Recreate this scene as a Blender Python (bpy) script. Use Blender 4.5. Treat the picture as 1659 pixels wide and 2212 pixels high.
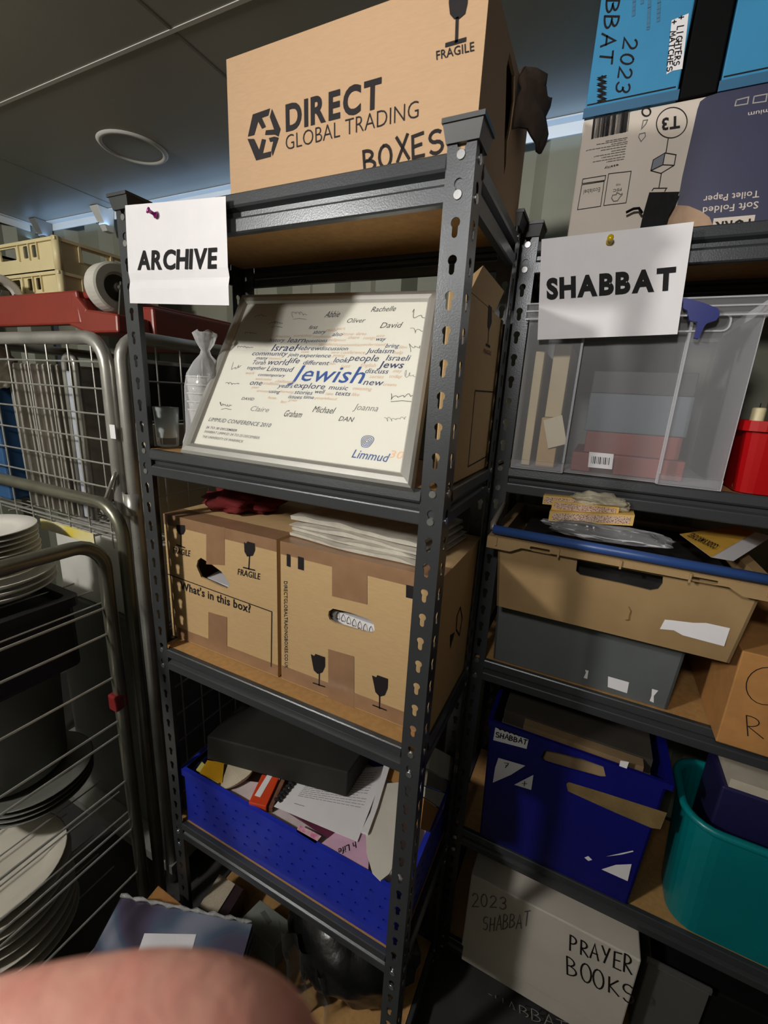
import bpy, bmesh, math, random
import numpy as np
from mathutils import Vector, Matrix, noise

for o in list(bpy.data.objects):
    bpy.data.objects.remove(o, do_unlink=True)
random.seed(7)
scene = bpy.context.scene
COL = scene.collection

# ------------------------------------------------------------------ camera
IMG_W, IMG_H = 1659.0, 2212.0
FOCAL = 937.81
YAW, PITCH, ROLL = 0.4413, -0.2612, 0.0549
CAM = Vector((0.7891, -0.5598, 1.4969))
_f = Vector((-math.sin(YAW) * math.cos(PITCH), math.cos(YAW) * math.cos(PITCH), math.sin(PITCH)))
_r = _f.cross(Vector((0, 0, 1))).normalized()
_u = _r.cross(_f)
CR = math.cos(ROLL) * _r + math.sin(ROLL) * _u
CU = -math.sin(ROLL) * _r + math.cos(ROLL) * _u
CF = _f
cam_data = bpy.data.cameras.new('camera')
cam_data.sensor_fit = 'HORIZONTAL'
cam_data.sensor_width = 36.0
cam_data.lens = FOCAL / IMG_W * 36.0
cam_data.clip_start = 0.01
cam_data.clip_end = 50
cam_data.dof.use_dof = True
cam_data.dof.focus_distance = 0.95
cam_data.dof.aperture_fstop = 14.0
cam = bpy.data.objects.new('camera', cam_data)
COL.objects.link(cam)
m3 = Matrix((CR, CU, -CF)).transposed()
cam.matrix_world = Matrix.Translation(CAM) @ m3.to_4x4()
scene.camera = cam

# ------------------------------------------------------------------ view, world, lamps
vs = scene.view_settings
vs.view_transform = 'Standard'
vs.look = 'None'
vs.gamma = 1.0
vs.use_curve_mapping = False
vs.exposure = -0.10
world = bpy.data.worlds.new('world')
scene.world = world
world.use_nodes = True
bg = world.node_tree.nodes['Background']
bg.inputs[0].default_value = (0.58, 0.65, 0.74, 1)
bg.inputs[1].default_value = 0.045


def lamp(name, kind, loc, energy, color, target=None, size=0.1, size_y=None, spot=None, blend=0.5):
    d = bpy.data.lights.new(name, kind)
    d.energy = energy
    d.color = color
    if kind == 'AREA':
        d.size = size
        if size_y:
            d.shape = 'RECTANGLE'
            d.size_y = size_y
        else:
            d.shape = 'DISK'
    else:
        d.shadow_soft_size = size
    if kind == 'SPOT':
        d.spot_size = math.radians(spot)
        d.spot_blend = blend
    o = bpy.data.objects.new(name, d)
    COL.objects.link(o)
    o.location = loc
    if target is not None:
        o.rotation_euler = (Vector(target) - Vector(loc)).to_track_quat('-Z', 'Y').to_euler()
    return o


# a bulkhead lamp and a spot on the ceiling behind the photographer, and an unseen blue light added for the ceiling glow by the back wall
lamp('ceiling_lamp_key', 'POINT', (-0.44, -1.42, 2.03), 88, (1.0, 0.965, 0.91), None, 0.07)
lamp('ceiling_lamp_side', 'SPOT', (0.60, -1.15, 2.08), 52, (1.0, 0.97, 0.92), (0.85, 0.32, 1.78), 0.07, spot=78, blend=1.0)
lamp('wall_glow_fill', 'AREA', (-0.2, 0.628, 2.06), 0.8, (0.36, 0.60, 1.0), (-0.2, 0.628, 3.0), 2.6, 0.02)


# ------------------------------------------------------------------ pixel rays (1659 x 2212 frame)
def ray(px, py):
    return CF + CR * ((px - IMG_W / 2) / FOCAL) - CU * ((py - IMG_H / 2) / FOCAL)


def onX(px, py, x):
    d = ray(px, py)
    return CAM + d * ((x - CAM.x) / d.x)


def onY(px, py, y):
    d = ray(px, py)
    return CAM + d * ((y - CAM.y) / d.y)


def onZ(px, py, z):
    d = ray(px, py)
    return CAM + d * ((z - CAM.z) / d.z)


def plane_fn(p0, n):
    n = n.normalized()

    def f(px, py):
        d = ray(px, py)
        return CAM + d * ((p0 - CAM).dot(n) / d.dot(n))
    return f


# ------------------------------------------------------------------ materials
def lin(c):
    return tuple(((v / 255.0) / 12.92 if v <= 10.3 else (((v / 255.0) + 0.055) / 1.055) ** 2.4) for v in c)


MATS = {}


def mat(name, col, rough=0.5, metal=0.0, var=0.0, vscale=12.0, col2=None, bump=0.0, bscale=60.0, spec=0.5,
        stretch=None, emit=None, coat=0.0, detail=4.0):
    if name in MATS:
        return MATS[name]
    m = bpy.data.materials.new(name)
    m.use_nodes = True
    nt = m.node_tree
    b = nt.nodes['Principled BSDF']
    c = lin(col)
    b.inputs['Base Color'].default_value = (*c, 1)
    b.inputs['Roughness'].default_value = rough
    b.inputs['Metallic'].default_value = metal
    b.inputs['Specular IOR Level'].default_value = spec
    if coat:
        b.inputs['Coat Weight'].default_value = coat
    if emit:
        b.inputs['Emission Color'].default_value = (*lin(emit[0]), 1)
        b.inputs['Emission Strength'].default_value = emit[1]
    tc = nt.nodes.new('ShaderNodeTexCoord')
    src = tc.outputs['Object']
    if stretch:
        mp = nt.nodes.new('ShaderNodeMapping')
        mp.inputs['Scale'].default_value = stretch
        nt.links.new(src, mp.inputs['Vector'])
        src = mp.outputs['Vector']
    if var > 0 or col2:
        n = nt.nodes.new('ShaderNodeTexNoise')
        n.inputs['Scale'].default_value = vscale
        n.inputs['Detail'].default_value = detail
        nt.links.new(src, n.inputs['Vector'])
        r = nt.nodes.new('ShaderNodeValToRGB')
        c2 = lin(col2) if col2 else tuple(v * (1 - var) for v in c)
        c1 = c if col2 else tuple(min(1, v * (1 + var)) for v in c)
        r.color_ramp.elements[0].position = 0.35
        r.color_ramp.elements[1].position = 0.65
        r.color_ramp.elements[0].color = (*c2, 1)
        r.color_ramp.elements[1].color = (*c1, 1)
        nt.links.new(n.outputs['Fac'], r.inputs['Fac'])
        nt.links.new(r.outputs['Color'], b.inputs['Base Color'])
    if bump > 0:
        n2 = nt.nodes.new('ShaderNodeTexNoise')
        n2.inputs['Scale'].default_value = bscale
        n2.inputs['Detail'].default_value = 3
        nt.links.new(src, n2.inputs['Vector'])
        bp = nt.nodes.new('ShaderNodeBump')
        bp.inputs['Strength'].default_value = bump
        bp.inputs['Distance'].default_value = 0.004
        nt.links.new(n2.outputs['Fac'], bp.inputs['Height'])
        nt.links.new(bp.outputs['Normal'], b.inputs['Normal'])
    MATS[name] = m
    return m


def clear_mat(name, col, opacity, rough=0.25, bump=0.0, bscale=40.0):
    """thin clear plastic or glass: light passes through, the rest is a glossy pale surface"""
    if name in MATS:
        return MATS[name]
    m = bpy.data.materials.new(name)
    m.use_nodes = True
    nt = m.node_tree
    b = nt.nodes['Principled BSDF']
    b.inputs['Base Color'].default_value = (*lin(col), 1)
    b.inputs['Roughness'].default_value = rough
    out = nt.nodes['Material Output']
    tr = nt.nodes.new('ShaderNodeBsdfTransparent')
    mx = nt.nodes.new('ShaderNodeMixShader')
    fr = nt.nodes.new('ShaderNodeFresnel')
    fr.inputs['IOR'].default_value = 1.35
    ad = nt.nodes.new('ShaderNodeMath')
    ad.operation = 'ADD'
    ad.use_clamp = True
    ad.inputs[1].default_value = opacity
    nt.links.new(fr.outputs[0], ad.inputs[0])
    nt.links.new(ad.outputs[0], mx.inputs[0])
    nt.links.new(tr.outputs[0], mx.inputs[1])
    nt.links.new(b.outputs[0], mx.inputs[2])
    nt.links.new(mx.outputs[0], out.inputs['Surface'])
    if bump:
        tc = nt.nodes.new('ShaderNodeTexCoord')
        n2 = nt.nodes.new('ShaderNodeTexNoise')
        n2.inputs['Scale'].default_value = bscale
        nt.links.new(tc.outputs['Object'], n2.inputs['Vector'])
        bp = nt.nodes.new('ShaderNodeBump')
        bp.inputs['Strength'].default_value = bump
        bp.inputs['Distance'].default_value = 0.01
        nt.links.new(n2.outputs['Fac'], bp.inputs['Height'])
        nt.links.new(bp.outputs['Normal'], b.inputs['Normal'])
    MATS[name] = m
    return m


STEEL = mat('grey_powder_coat', (74, 76, 79), 0.33, 0.5, var=0.06, vscale=9, bump=0.06, bscale=420)
STEEL_DK = mat('dark_powder_coat', (70, 73, 78), 0.42, 0.25, var=0.06, vscale=9, bump=0.10, bscale=420)
CAPM = mat('black_plastic_cap', (52, 54, 56), 0.4)
RIVET = mat('bright_rivet', (190, 190, 192), 0.25, 0.9, var=0.05)
BOARD = mat('chipboard', (178, 136, 84), 0.6, var=0.10, vscale=90, bump=0.05, bscale=300)
CARD = mat('cardboard', (180, 148, 116), 0.75, var=0.022, vscale=70, bump=0.03, bscale=200, spec=0.2, stretch=(1, 1, 6))
CARD2 = mat('cardboard_pale', (192, 160, 116), 0.72, var=0.03, vscale=60, bump=0.03, bscale=200, spec=0.25, stretch=(1, 1, 6))
CARD3 = mat('cardboard_dull', (176, 126, 74), 0.78, var=0.07, vscale=40, bump=0.03, bscale=200, spec=0.2)
CARD_IN = mat('cardboard_inside', (120, 88, 55), 0.85, var=0.1, vscale=30, spec=0.15)
TAPE = mat('brown_parcel_tape', (148, 114, 86), 0.24, var=0.08, vscale=25, bump=0.12, bscale=35, spec=0.55)
INK = mat('black_print', (36, 33, 35), 0.65, var=0.08, vscale=80, spec=0.15)
INK_SOFT = mat('faded_print', (105, 100, 98), 0.7, var=0.15, vscale=80)
MARKER = mat('black_marker', (32, 27, 27), 0.65, var=0.1, vscale=60, spec=0.15)
PAPER = mat('white_paper', (228, 225, 228), 0.75, var=0.015, vscale=30, bump=0.04, bscale=14, spec=0.2)
PAPER_G = mat('grey_newsprint', (196, 190, 178), 0.85, var=0.08, vscale=55, spec=0.15)
CHROME = mat('zinc_tube', (176, 174, 168), 0.3, 0.6, var=0.14, vscale=14, bump=0.05, bscale=60)
WIRE = mat('zinc_wire', (172, 170, 164), 0.35, 0.55, var=0.1, vscale=30)
TRAYM = mat('tray_steel', (186, 180, 170), 0.34, 0.5, var=0.15, vscale=16)
CHINA = mat('white_china', (226, 222, 214), 0.3, var=0.03, vscale=20)
CLEAR = clear_mat('clear_polypropylene', (222, 222, 226), 0.075, 0.3)
BAGM = clear_mat('clear_polythene', (225, 225, 228), 0.10, 0.12, bump=0.6, bscale=28)
GLASS = clear_mat('drinking_glass', (235, 240, 238), 0.015, 0.04)


# ------------------------------------------------------------------ mesh building
def tri_fill(outer, holes=()):
    bm = bmesh.new()
    edges = []
    for loop in [outer] + list(holes):
        vsx = [bm.verts.new((p[0], p[1], 0)) for p in loop]
        for i in range(len(vsx)):
            edges.append(bm.edges.new((vsx[i - 1], vsx[i])))
    bmesh.ops.triangle_fill(bm, use_beauty=True, use_dissolve=False, edges=edges)
    bm.verts.index_update()
    V = [(v.co.x, v.co.y) for v in bm.verts]
    F = []
    for f in bm.faces:
        ids = [v.index for v in f.verts]
        a, b, c = [V[i] for i in ids[:3]]
        if (b[0] - a[0]) * (c[1] - a[1]) - (b[1] - a[1]) * (c[0] - a[0]) < 0:
            ids.reverse()
        F.append(ids)
    bm.free()
    return V, F


class MB:
    def __init__(self):
        self.V, self.F, self.M = [], [], []

    def add(self, verts, faces, m=0):
        k = len(self.V)
        self.V += [tuple(v) for v in verts]
        self.F += [[i + k for i in f] for f in faces]
        self.M += [m] * len(faces)
        return self

    def box(self, x0, y0, z0, x1, y1, z1, m=0):
        v = [(x, y, z) for z in (z0, z1) for y in (y0, y1) for x in (x0, x1)]
        return self.add(v, [(0, 2, 3, 1), (4, 5, 7, 6), (0, 1, 5, 4), (2, 6, 7, 3), (0, 4, 6, 2), (1, 3, 7, 5)], m)

    def hexa(self, b, t, m=0):
        """eight corners: bottom loop b (4), top loop t (4), both counter-clockwise from above"""
        return self.add(list(b) + list(t), [(3, 2, 1, 0), (4, 5, 6, 7), (0, 1, 5, 4), (1, 2, 6, 5), (2, 3, 7, 6), (3, 0, 4, 7)], m)

    def obox(self, c, u, v, w, m=0):
        c, u, v, w = Vector(c), Vector(u), Vector(v), Vector(w)
        b = [c - u - v - w, c + u - v - w, c + u + v - w, c - u + v - w]
        return self.hexa(b, [p + 2 * w for p in b], m)

    def poly(self, pts, m=0):
        return self.add(pts, [list(range(len(pts)))], m)

    def panel(self, outer, holes, O, U, W, N, m=0, mh=None):
        """solid plate: 2-D outline with holes mapped by O + x U + y W, thickness vector N"""
        O, U, W, N = Vector(O), Vector(U), Vector(W), Vector(N)
        V, F = tri_fill(outer, holes)
        flip = U.cross(W).dot(N) < 0
        P = [O + U * a + W * b for a, b in V]
        n = len(P)
        top = [list(f) for f in F]
        bot = [list(reversed(f)) for f in F]
        if flip:
            top, bot = bot, top
        self.add(P + [p + N for p in P], [[i + n for i in f] for f in top] + bot, m)
        for li, loop in enumerate([outer] + list(holes)):
            k = len(loop)
            Q = [O + U * a + W * b for a, b in loop]
            fs = []
            for i in range(k):
                j = (i + 1) % k
                fs.append([i, j, j + k, i + k])
            self.add(Q + [q + N for q in Q], fs, m if (li == 0 or mh is None) else mh)
        return self

    def tube(self, pts, r, seg=8, closed=False, m=0, cap=True):
        pts = [Vector(p) for p in pts]
        n = len(pts)
        rings = []
        prev = None
        for i in range(n):
            if closed:
                t = pts[(i + 1) % n] - pts[i - 1]
            else:
                t = pts[min(i + 1, n - 1)] - pts[max(i - 1, 0)]
            t.normalize()
            if prev is None:
                a = Vector((0, 0, 1)) if abs(t.z) < 0.9 else Vector((1, 0, 0))
                u = t.cross(a).normalized()
            else:
                u = (prev - t * prev.dot(t)).normalized()
            prev = u
            w = t.cross(u)
            rr = r[i] if isinstance(r, (list, tuple)) else r
            rings.append([pts[i] + u * (rr * math.cos(2 * math.pi * k / seg)) + w * (rr * math.sin(2 * math.pi * k / seg)) for k in range(seg)])
        V = [p for rg in rings for p in rg]
        F = []
        for i in range(n if closed else n - 1):
            a, b = i * seg, ((i + 1) % n) * seg
            for k in range(seg):
                F.append([a + k, a + (k + 1) % seg, b + (k + 1) % seg, b + k])
        if cap and not closed:
            F.append(list(reversed(range(seg))))
            F.append([(n - 1) * seg + k for k in range(seg)])
        return self.add(V, F, m)

    def lathe(self, prof, c=(0, 0, 0), axis=(0, 0, 1), seg=28, m=0, sx=1.0, sy=1.0):
        c = Vector(c)
        a = Vector(axis).normalized()
        t = Vector((1, 0, 0)) if abs(a.x) < 0.9 else Vector((0, 1, 0))
        u = a.cross(t).normalized()
        w = a.cross(u)
        V, F = [], []
        for (r, h) in prof:
            for k in range(seg):
                th = 2 * math.pi * k / seg
                V.append(c + a * h + u * (r * sx * math.cos(th)) + w * (r * sy * math.sin(th)))
        for i in range(len(prof) - 1):
            for k in range(seg):
                k2 = (k + 1) % seg
                F.append([i * seg + k, i * seg + k2, (i + 1) * seg + k2, (i + 1) * seg + k])
        return self.add(V, F, m)

    def sheet(self, fn, nu, nv, m=0):
        V = [fn(i / nu, j / nv) for j in range(nv + 1) for i in range(nu + 1)]
        F = [[j * (nu + 1) + i, j * (nu + 1) + i + 1, (j + 1) * (nu + 1) + i + 1, (j + 1) * (nu + 1) + i] for j in range(nv) for i in range(nu)]
        return self.add(V, F, m)

    def build(self, name, mats, parent=None, smooth=False, bevel=0.0, solid=0.0, sub=0, label=None, weld=False, soff=0.0):
        if not isinstance(mats, (list, tuple)):
            mats = [mats]
        me = bpy.data.meshes.new(name)
        me.from_pydata(self.V, [], self.F)
        for mm in mats:
            me.materials.append(mm)
        me.polygons.foreach_set('material_index', self.M)
        if weld:
            bm = bmesh.new()
            bm.from_mesh(me)
            bmesh.ops.remove_doubles(bm, verts=bm.verts, dist=1e-6)
            bm.to_mesh(me)
            bm.free()
        if smooth:
            me.polygons.foreach_set('use_smooth', [True] * len(me.polygons))
        me.update()
        return link(name, me, parent, bevel, solid, sub, label, soff)


def link(name, me, parent=None, bevel=0.0, solid=0.0, sub=0, label=None, soff=0.0):
    o = bpy.data.objects.new(name, me)
    COL.objects.link(o)
    if solid:
        md = o.modifiers.new('thickness', 'SOLIDIFY')
        md.thickness = solid
        md.offset = soff
    if sub:
        md = o.modifiers.new('smooth', 'SUBSURF')
        md.levels = md.render_levels = sub
    if bevel:
        md = o.modifiers.new('edges', 'BEVEL')
        md.width = bevel
        md.segments = 2
        md.limit_method = 'ANGLE'
        md.angle_limit = math.radians(40)
        md.harden_normals = False
    if parent is not None:
        o.parent = parent
        if parent.get('_at'):
            o.matrix_parent_inverse = Matrix.Translation(Vector(parent['_at'])).inverted()
    if label:
        o['label'] = label
    return o


def thing(name, label, cat, at=None, group=None, kind=None):
    o = bpy.data.objects.new(name, None)
    o.empty_display_size = 0.05
    COL.objects.link(o)
    if at is not None:
        o.location = at
        o['_at'] = list(at)
    return tag(o, label, cat, group, kind)


def tag(o, label, cat, group=None, kind=None):
    if label:
        o['label'] = label
    if cat:
        o['category'] = cat
    if group:
        o['group'] = group
    if kind:
        o['kind'] = kind
    return o


def copy_tree(o, loc=None, rz=None):
    r = o.copy()
    COL.objects.link(r)
    if loc is not None:
        r.location = loc
    if rz is not None:
        r.rotation_euler = (0, 0, rz)
    for ch in list(o.children):
        c = ch.copy()
        COL.objects.link(c)
        c.parent = r
        for g in list(ch.children):
            d = g.copy()
            COL.objects.link(d)
            d.parent = c
    return r


def arc(c, u, v, r, a0, a1, n):
    c, u, v = Vector(c), Vector(u), Vector(v)
    return [c + u * (r * math.cos(a0 + (a1 - a0) * i / n)) + v * (r * math.sin(a0 + (a1 - a0) * i / n)) for i in range(n + 1)]


def rrect(x0, y0, x1, y1, r, n=4):
    P = []
    for (cx, cy, a) in ((x1 - r, y0 + r, -90), (x1 - r, y1 - r, 0), (x0 + r, y1 - r, 90), (x0 + r, y0 + r, 180)):
        for i in range(n + 1):
            th = math.radians(a + 90 * i / n)
            P.append((cx + r * math.cos(th), cy + r * math.sin(th)))
    return P


# ------------------------------------------------------------------ lettering
_TXT = {}


def glyphs(s, bold=0.0, res=2):
    key = (s, bold, res)
    if key not in _TXT:
        cu = bpy.data.curves.new('lettering', 'FONT')
        cu.body = s
        cu.size = 1.0
        cu.offset = bold
        cu.space_character = 1.0 + max(0, bold) * 3.2
        cu.resolution_u = res
        cu.fill_mode = 'FRONT'
        ob = bpy.data.objects.new('lettering', cu)
        me = bpy.data.meshes.new_from_object(ob)
        V = [(v.co.x, v.co.y) for v in me.vertices]
        F = [list(p.vertices) for p in me.polygons]
        bpy.data.objects.remove(ob)
        bpy.data.meshes.remove(me)
        bpy.data.curves.remove(cu)
        if not V:
            V, F = [(0, 0), (1, 0), (0, 1)], [[0, 1, 2]]
        x0 = min(v[0] for v in V)
        x1 = max(v[0] for v in V)
        _TXT[key] = (V, F, x0, x1)
    return _TXT[key]


CAPH = 0.70


def text3(mb, s, p0, p1, pu, off=0.0006, bold=0.0, m=0, shear=0.0, res=2):
    """text whose baseline runs p0 -> p1 (full width) and whose capitals rise p0 -> pu"""
    p0, p1, pu = Vector(p0), Vector(p1), Vector(pu)
    V, F, x0, x1 = glyphs(s, bold, res)
    R, U = p1 - p0, pu - p0
    N = R.cross(U).normalized()
    k = U.length / R.length if R.length else 0
    P = []
    for x, y in V:
        a = (x - x0) / (x1 - x0)
        b = y / CAPH
        P.append(p0 + R * (a + shear * b * k) + U * b + N * off)
    mb.add(P, F, m)
    return mb


def even3(mb, s, p0, p1, pu, off=0.0006, bold=0.0, gap=.09, m=0, res=4):
    """text set letter by letter with even gaps between the letters"""
    p0, p1, pu = Vector(p0), Vector(p1), Vector(pu)
    W_ = []
    for ch in s:
        V, F, x0, x1 = glyphs(ch, bold, res)
        W_.append(x1 - x0)
    tot = sum(W_) + gap * (len(s) - 1)
    R = p1 - p0
    x = 0.0
    for ch, w in zip(s, W_):
        a = p0 + R * (x / tot)
        b = p0 + R * ((x + w) / tot)
        text3(mb, ch, a, b, a + (pu - p0), off=off, bold=bold, m=m, res=res)
        x += w + gap
    return mb


def epx(mb, s, fn, a, b, c, **kw):
    return even3(mb, s, fn(*a), fn(*b), fn(*c), **kw)


def tpx(mb, s, fn, a, b, c, **kw):
    return text3(mb, s, fn(*a), fn(*b), fn(*c), **kw)


def _arc2(cx, cy, rx, ry, a0, a1, n=8):
    return [(cx + rx * math.cos(math.radians(a0 + (a1 - a0) * i / n)), cy + ry * math.sin(math.radians(a0 + (a1 - a0) * i / n))) for i in range(n + 1)]


HAND = {
    'A': [[(0, 0), (.45, 1), (.9, 0)], [(.15, .38), (.78, .38)]],
    'B': [[(.05, 0), (.05, 1)] + _arc2(.1, .76, .6, .24, 90, -80) + _arc2(.1, .27, .75, .27, 80, -95)],
    'C': [_arc2(.55, .5, .5, .5, 50, 310)],
    'D': [[(.05, 0), (.05, 1)] + _arc2(.1, .5, .75, .5, 85, -88)],
    'E': [[(.8, 1), (.08, .97), (.05, .03), (.8, 0)], [(.06, .5), (.65, .53)]],
    'F': [[(.8, 1), (.08, .97), (.05, 0)], [(.06, .5), (.65, .53)]],
    'G': [_arc2(.55, .5, .5, .5, 50, 340) + [(.6, .4)]],
    'H': [[(.05, 0), (.08, 1)], [(.8, 0), (.82, 1)], [(.06, .5), (.8, .52)]],
    'I': [[(.4, 0), (.42, 1)]],
    'J': [[(.3, 1), (.8, 1)], [(.6, 1), (.58, .2)] + _arc2(.35, .2, .23, .2, 0, -150)],
    'K': [[(.05, 0), (.08, 1)], [(.8, .98), (.1, .45), (.85, 0)]],
    'L': [[(.08, 1), (.05, .02), (.75, 0)]],
    'M': [[(0, 0), (.12, 1), (.48, .35), (.82, 1), (.95, 0)]],
    'N': [[(.03, 0), (.06, 1), (.82, 0), (.86, 1)]],
    'O': [_arc2(.46, .5, .44, .5, 100, 460, 14)],
    'P': [[(.05, 0), (.06, 1)] + _arc2(.1, .73, .65, .27, 88, -90)],
    'R': [[(.05, 0), (.06, 1)] + _arc2(.1, .74, .6, .26, 88, -90) + [(.85, 0)]],
    'S': [_arc2(.45, .75, .4, .25, 40, 265) + _arc2(.45, .26, .42, .26, 85, -150)],
    'T': [[(0, .98), (.9, 1)], [(.46, .98), (.42, 0)]],
    'U': [[(.05, 1), (.06, .3)] + _arc2(.44, .3, .38, .3, 180, 360) + [(.84, 1)]],
    'V': [[(.02, 1), (.42, 0), (.86, 1)]],
    'W': [[(0, 1), (.25, 0), (.48, .7), (.7, 0), (.95, 1)]],
    'X': [[(.05, 1), (.85, 0)], [(.82, 1), (.03, 0)]],
    'Y': [[(.02, 1), (.42, .5)], [(.84, 1), (.3, 0)]],
    '0': [_arc2(.44, .5, .38, .5, 100, 460, 14)],
    '2': [_arc2(.42, .72, .36, .28, 160, -30) + [(.05, 0), (.85, .03)]],
    '3': [_arc2(.38, .75, .36, .25, 150, -85) + _arc2(.38, .26, .4, .26, 85, -150)],
    '4': [[(.6, 0), (.62, 1), (.05, .35), (.85, .35)]],
    '7': [[(.05, 1), (.85, .98), (.35, 0)], [(.3, .5), (.75, .5)]],
    '+': [[(.1, .5), (.85, .5)], [(.47, .12), (.47, .88)]],
    '~': [[(0, .4), (.15, .75), (.3, .3), (.45, .7), (.6, .35), (.75, .65), (.95, .45)]],
}


def ribbon(mb, pts, N, w, m=0):
    """flat stroke of even width along a polyline, mitred at its bends"""
    N = Vector(N).normalized()
    P = [Vector(pts[0])]
    for p in pts[1:]:
        if (Vector(p) - P[-1]).length > 1e-6:
            P.append(Vector(p))
    if len(P) < 2:
        return
    T = [(b - a).normalized() for a, b in zip(P[:-1], P[1:])]
    V = []
    for i, p in enumerate(P):
        if i == 0 or i == len(P) - 1:
            t = T[0] if i == 0 else T[-1]
            e = t * (w * .3) * (-1 if i == 0 else 1)
            sd = N.cross(t) * (w / 2)
            V += [p + e - sd, p + e + sd]
        else:
            t = T[i - 1] + T[i]
            if t.length < .25:
                t = T[i]
            t.normalize()
            k = 1.0 / max(.45, t.dot(T[i]))
            sd = N.cross(t) * (w / 2 * k)
            V += [p - sd, p + sd]
    mb.add(V, [[2 * i, 2 * i + 2, 2 * i + 3, 2 * i + 1] for i in range(len(P) - 1)], m)


def hand3(mb, s, p0, p1, pu, w=0.003, off=0.0007, m=0, jit=0.05, slant=0.0, seed=1):
    rnd = random.Random(seed)
    p0, p1, pu = Vector(p0), Vector(p1), Vector(pu)
    R, U = p1 - p0, pu - p0
    N = R.cross(U).normalized()
    n = len(s)
    for i, ch in enumerate(s):
        if ch == ' ':
            continue
        jx, jy, js = rnd.uniform(-jit, jit), rnd.uniform(-jit, jit), 1 + rnd.uniform(-jit, jit) * 1.5
        for st in HAND.get(ch, HAND['~']):
            pts = []
            for (x, y) in st:
                xx = (i + 0.06 + 0.84 * (x + jx)) / n
                yy = y * js + jy
                pts.append(p0 + R * xx + U * yy + U.normalized().cross(N) * (slant * yy * U.length) + N * off)
            ribbon(mb, pts, N, w, m)
    return mb


def hpx(mb, s, fn, a, b, c, **kw):
    return hand3(mb, s, fn(*a), fn(*b), fn(*c), **kw)


def polypx(mb, fn, pts, N, off=0.0006, m=0):
    P = [fn(*p) for p in pts]
    n = Vector(N).normalized()
    V, F = tri_fill(pts)
    Q = [fn(*p) + n * off for p in V]
    a, b, c = [Q[i] for i in F[0]]
    if (b - a).cross(c - a).dot(n) < 0:
        F = [list(reversed(f)) for f in F]
    mb.add(Q, F, m)


def linepx(mb, fn, pts, N, w, off=0.0007, m=0):
    n = Vector(N).normalized()
    ribbon(mb, [fn(*p) + n * off for p in pts], n, w, m)


def mark(t, mm, fn, *a, nm='printed_mark', label=None, **kw):
    m_ = MB()
    fn(m_, *a, **kw)
    return m_.build(nm, mm, t, label=label)


ORD = ['topmost', 'second from the top', 'third from the top', 'fourth from the top', 'fifth from the top', 'sixth from the top', 'seventh from the top', 'eighth from the top', 'ninth from the top']


def zoomf(ox, oy, s):
    return lambda x, y: (ox + x / s, oy + y / s)


# ================================================================== THE SETTING
CEIL = 2.115
XL, XR, YB, YF = -1.50, 2.60, 0.665, -2.6
WALLM = mat('painted_steel_wall', (118, 119, 104), 0.55, var=0.07, vscale=5, bump=0.04, bscale=40)
CEILM = mat('ceiling_sheet', (150, 151, 143), 0.42, var=0.04, vscale=3, bump=0.02, bscale=90)
FLOORM = mat('dark_vinyl_floor', (52, 50, 49), 0.6, var=0.15, vscale=14, bump=0.05, bscale=50)
TRIMM = mat('white_trim', (205, 205, 200), 0.45, var=0.03, vscale=8)

mb = MB().box(XL - .1, YF - .1, -.05, XR + .1, YB + .1, 0)
tag(mb.build('floor', FLOORM), 'dark vinyl floor under the shelving and cages', None, kind='structure')


def corrugated(name, p0, p1, inward, label):
    """trapezoid-ribbed sheet from p0 to p1, ribs standing into the room along inward"""
    p0, p1, inward = Vector(p0), Vector(p1), Vector(inward)
    L = (p1 - p0).length
    d = (p1 - p0) / L
    per, dep = 0.22, 0.035
    prof = []
    s = 0.0
    while s < L:
        prof += [(s, 0), (s + .07, 0), (s + .105, dep), (s + .185, dep)]
        s += per
    prof = [(min(a, L), b) for a, b in prof] + [(L, 0)]
    m_ = MB()
    V = []
    for (a, b) in prof:
        q = p0 + d * a + inward * b
        V += [(q.x, q.y, 0.0), (q.x, q.y, CEIL)]
    F = [[2 * i, 2 * i + 2, 2 * i + 3, 2 * i + 1] for i in range(len(prof) - 1)]
    m_.add(V, F)
    return tag(m_.build(name, WALLM, solid=.002), label, None, kind='structure')


corrugated('wall_back', (XL, YB + .035, 0), (XR, YB + .035, 0), (0, -1, 0), 'ribbed grey-green steel wall behind the shelving')
corrugated('wall_left', (XL - .035, YF, 0), (XL - .035, YB + .03, 0), (1, 0, 0), 'ribbed grey-green steel end wall')
corrugated('wall_right', (XR + .035, YF, 0), (XR + .035, YB + .03, 0), (-1, 0, 0), 'ribbed grey-green steel wall past the shelving')
corrugated('wall_front', (XL, YF - .035, 0), (XR, YF - .035, 0), (0, 1, 0), 'ribbed grey-green steel wall behind the viewer')

ceil = bpy.data.objects.new('ceiling', None)
COL.objects.link(ceil)
tag(ceil, 'grey sheet-panelled ceiling with narrow joints', None, kind='structure')
xs = [XL - .05, -0.925, -0.018, 0.89, 1.80, XR + .05]
ys = [YF - .05, -1.66, -0.76, 0.142, YB + .05]
for i in range(len(xs) - 1):
    for j in range(len(ys) - 1):
        g = .0025
        MB().box(xs[i] + g, ys[j] + g, CEIL, xs[i + 1] - g, ys[j + 1] - g, CEIL + .02).build('ceiling_panel', CEILM, ceil)
for y in ys[1:-1]:
    MB().box(xs[0], y - .004, CEIL - .0012, xs[-1], y + .004, CEIL + .004).build('joint_strip', TRIMM, ceil)
JDK = mat('joint_strip_grey', (120, 120, 112), 0.5, var=0.05)
for x in xs[1:-1]:
    MB().box(x - .003, ys[0], CEIL - .0009, x + .003, ys[-1], CEIL + .004).build('joint_strip', JDK, ceil)

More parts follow.
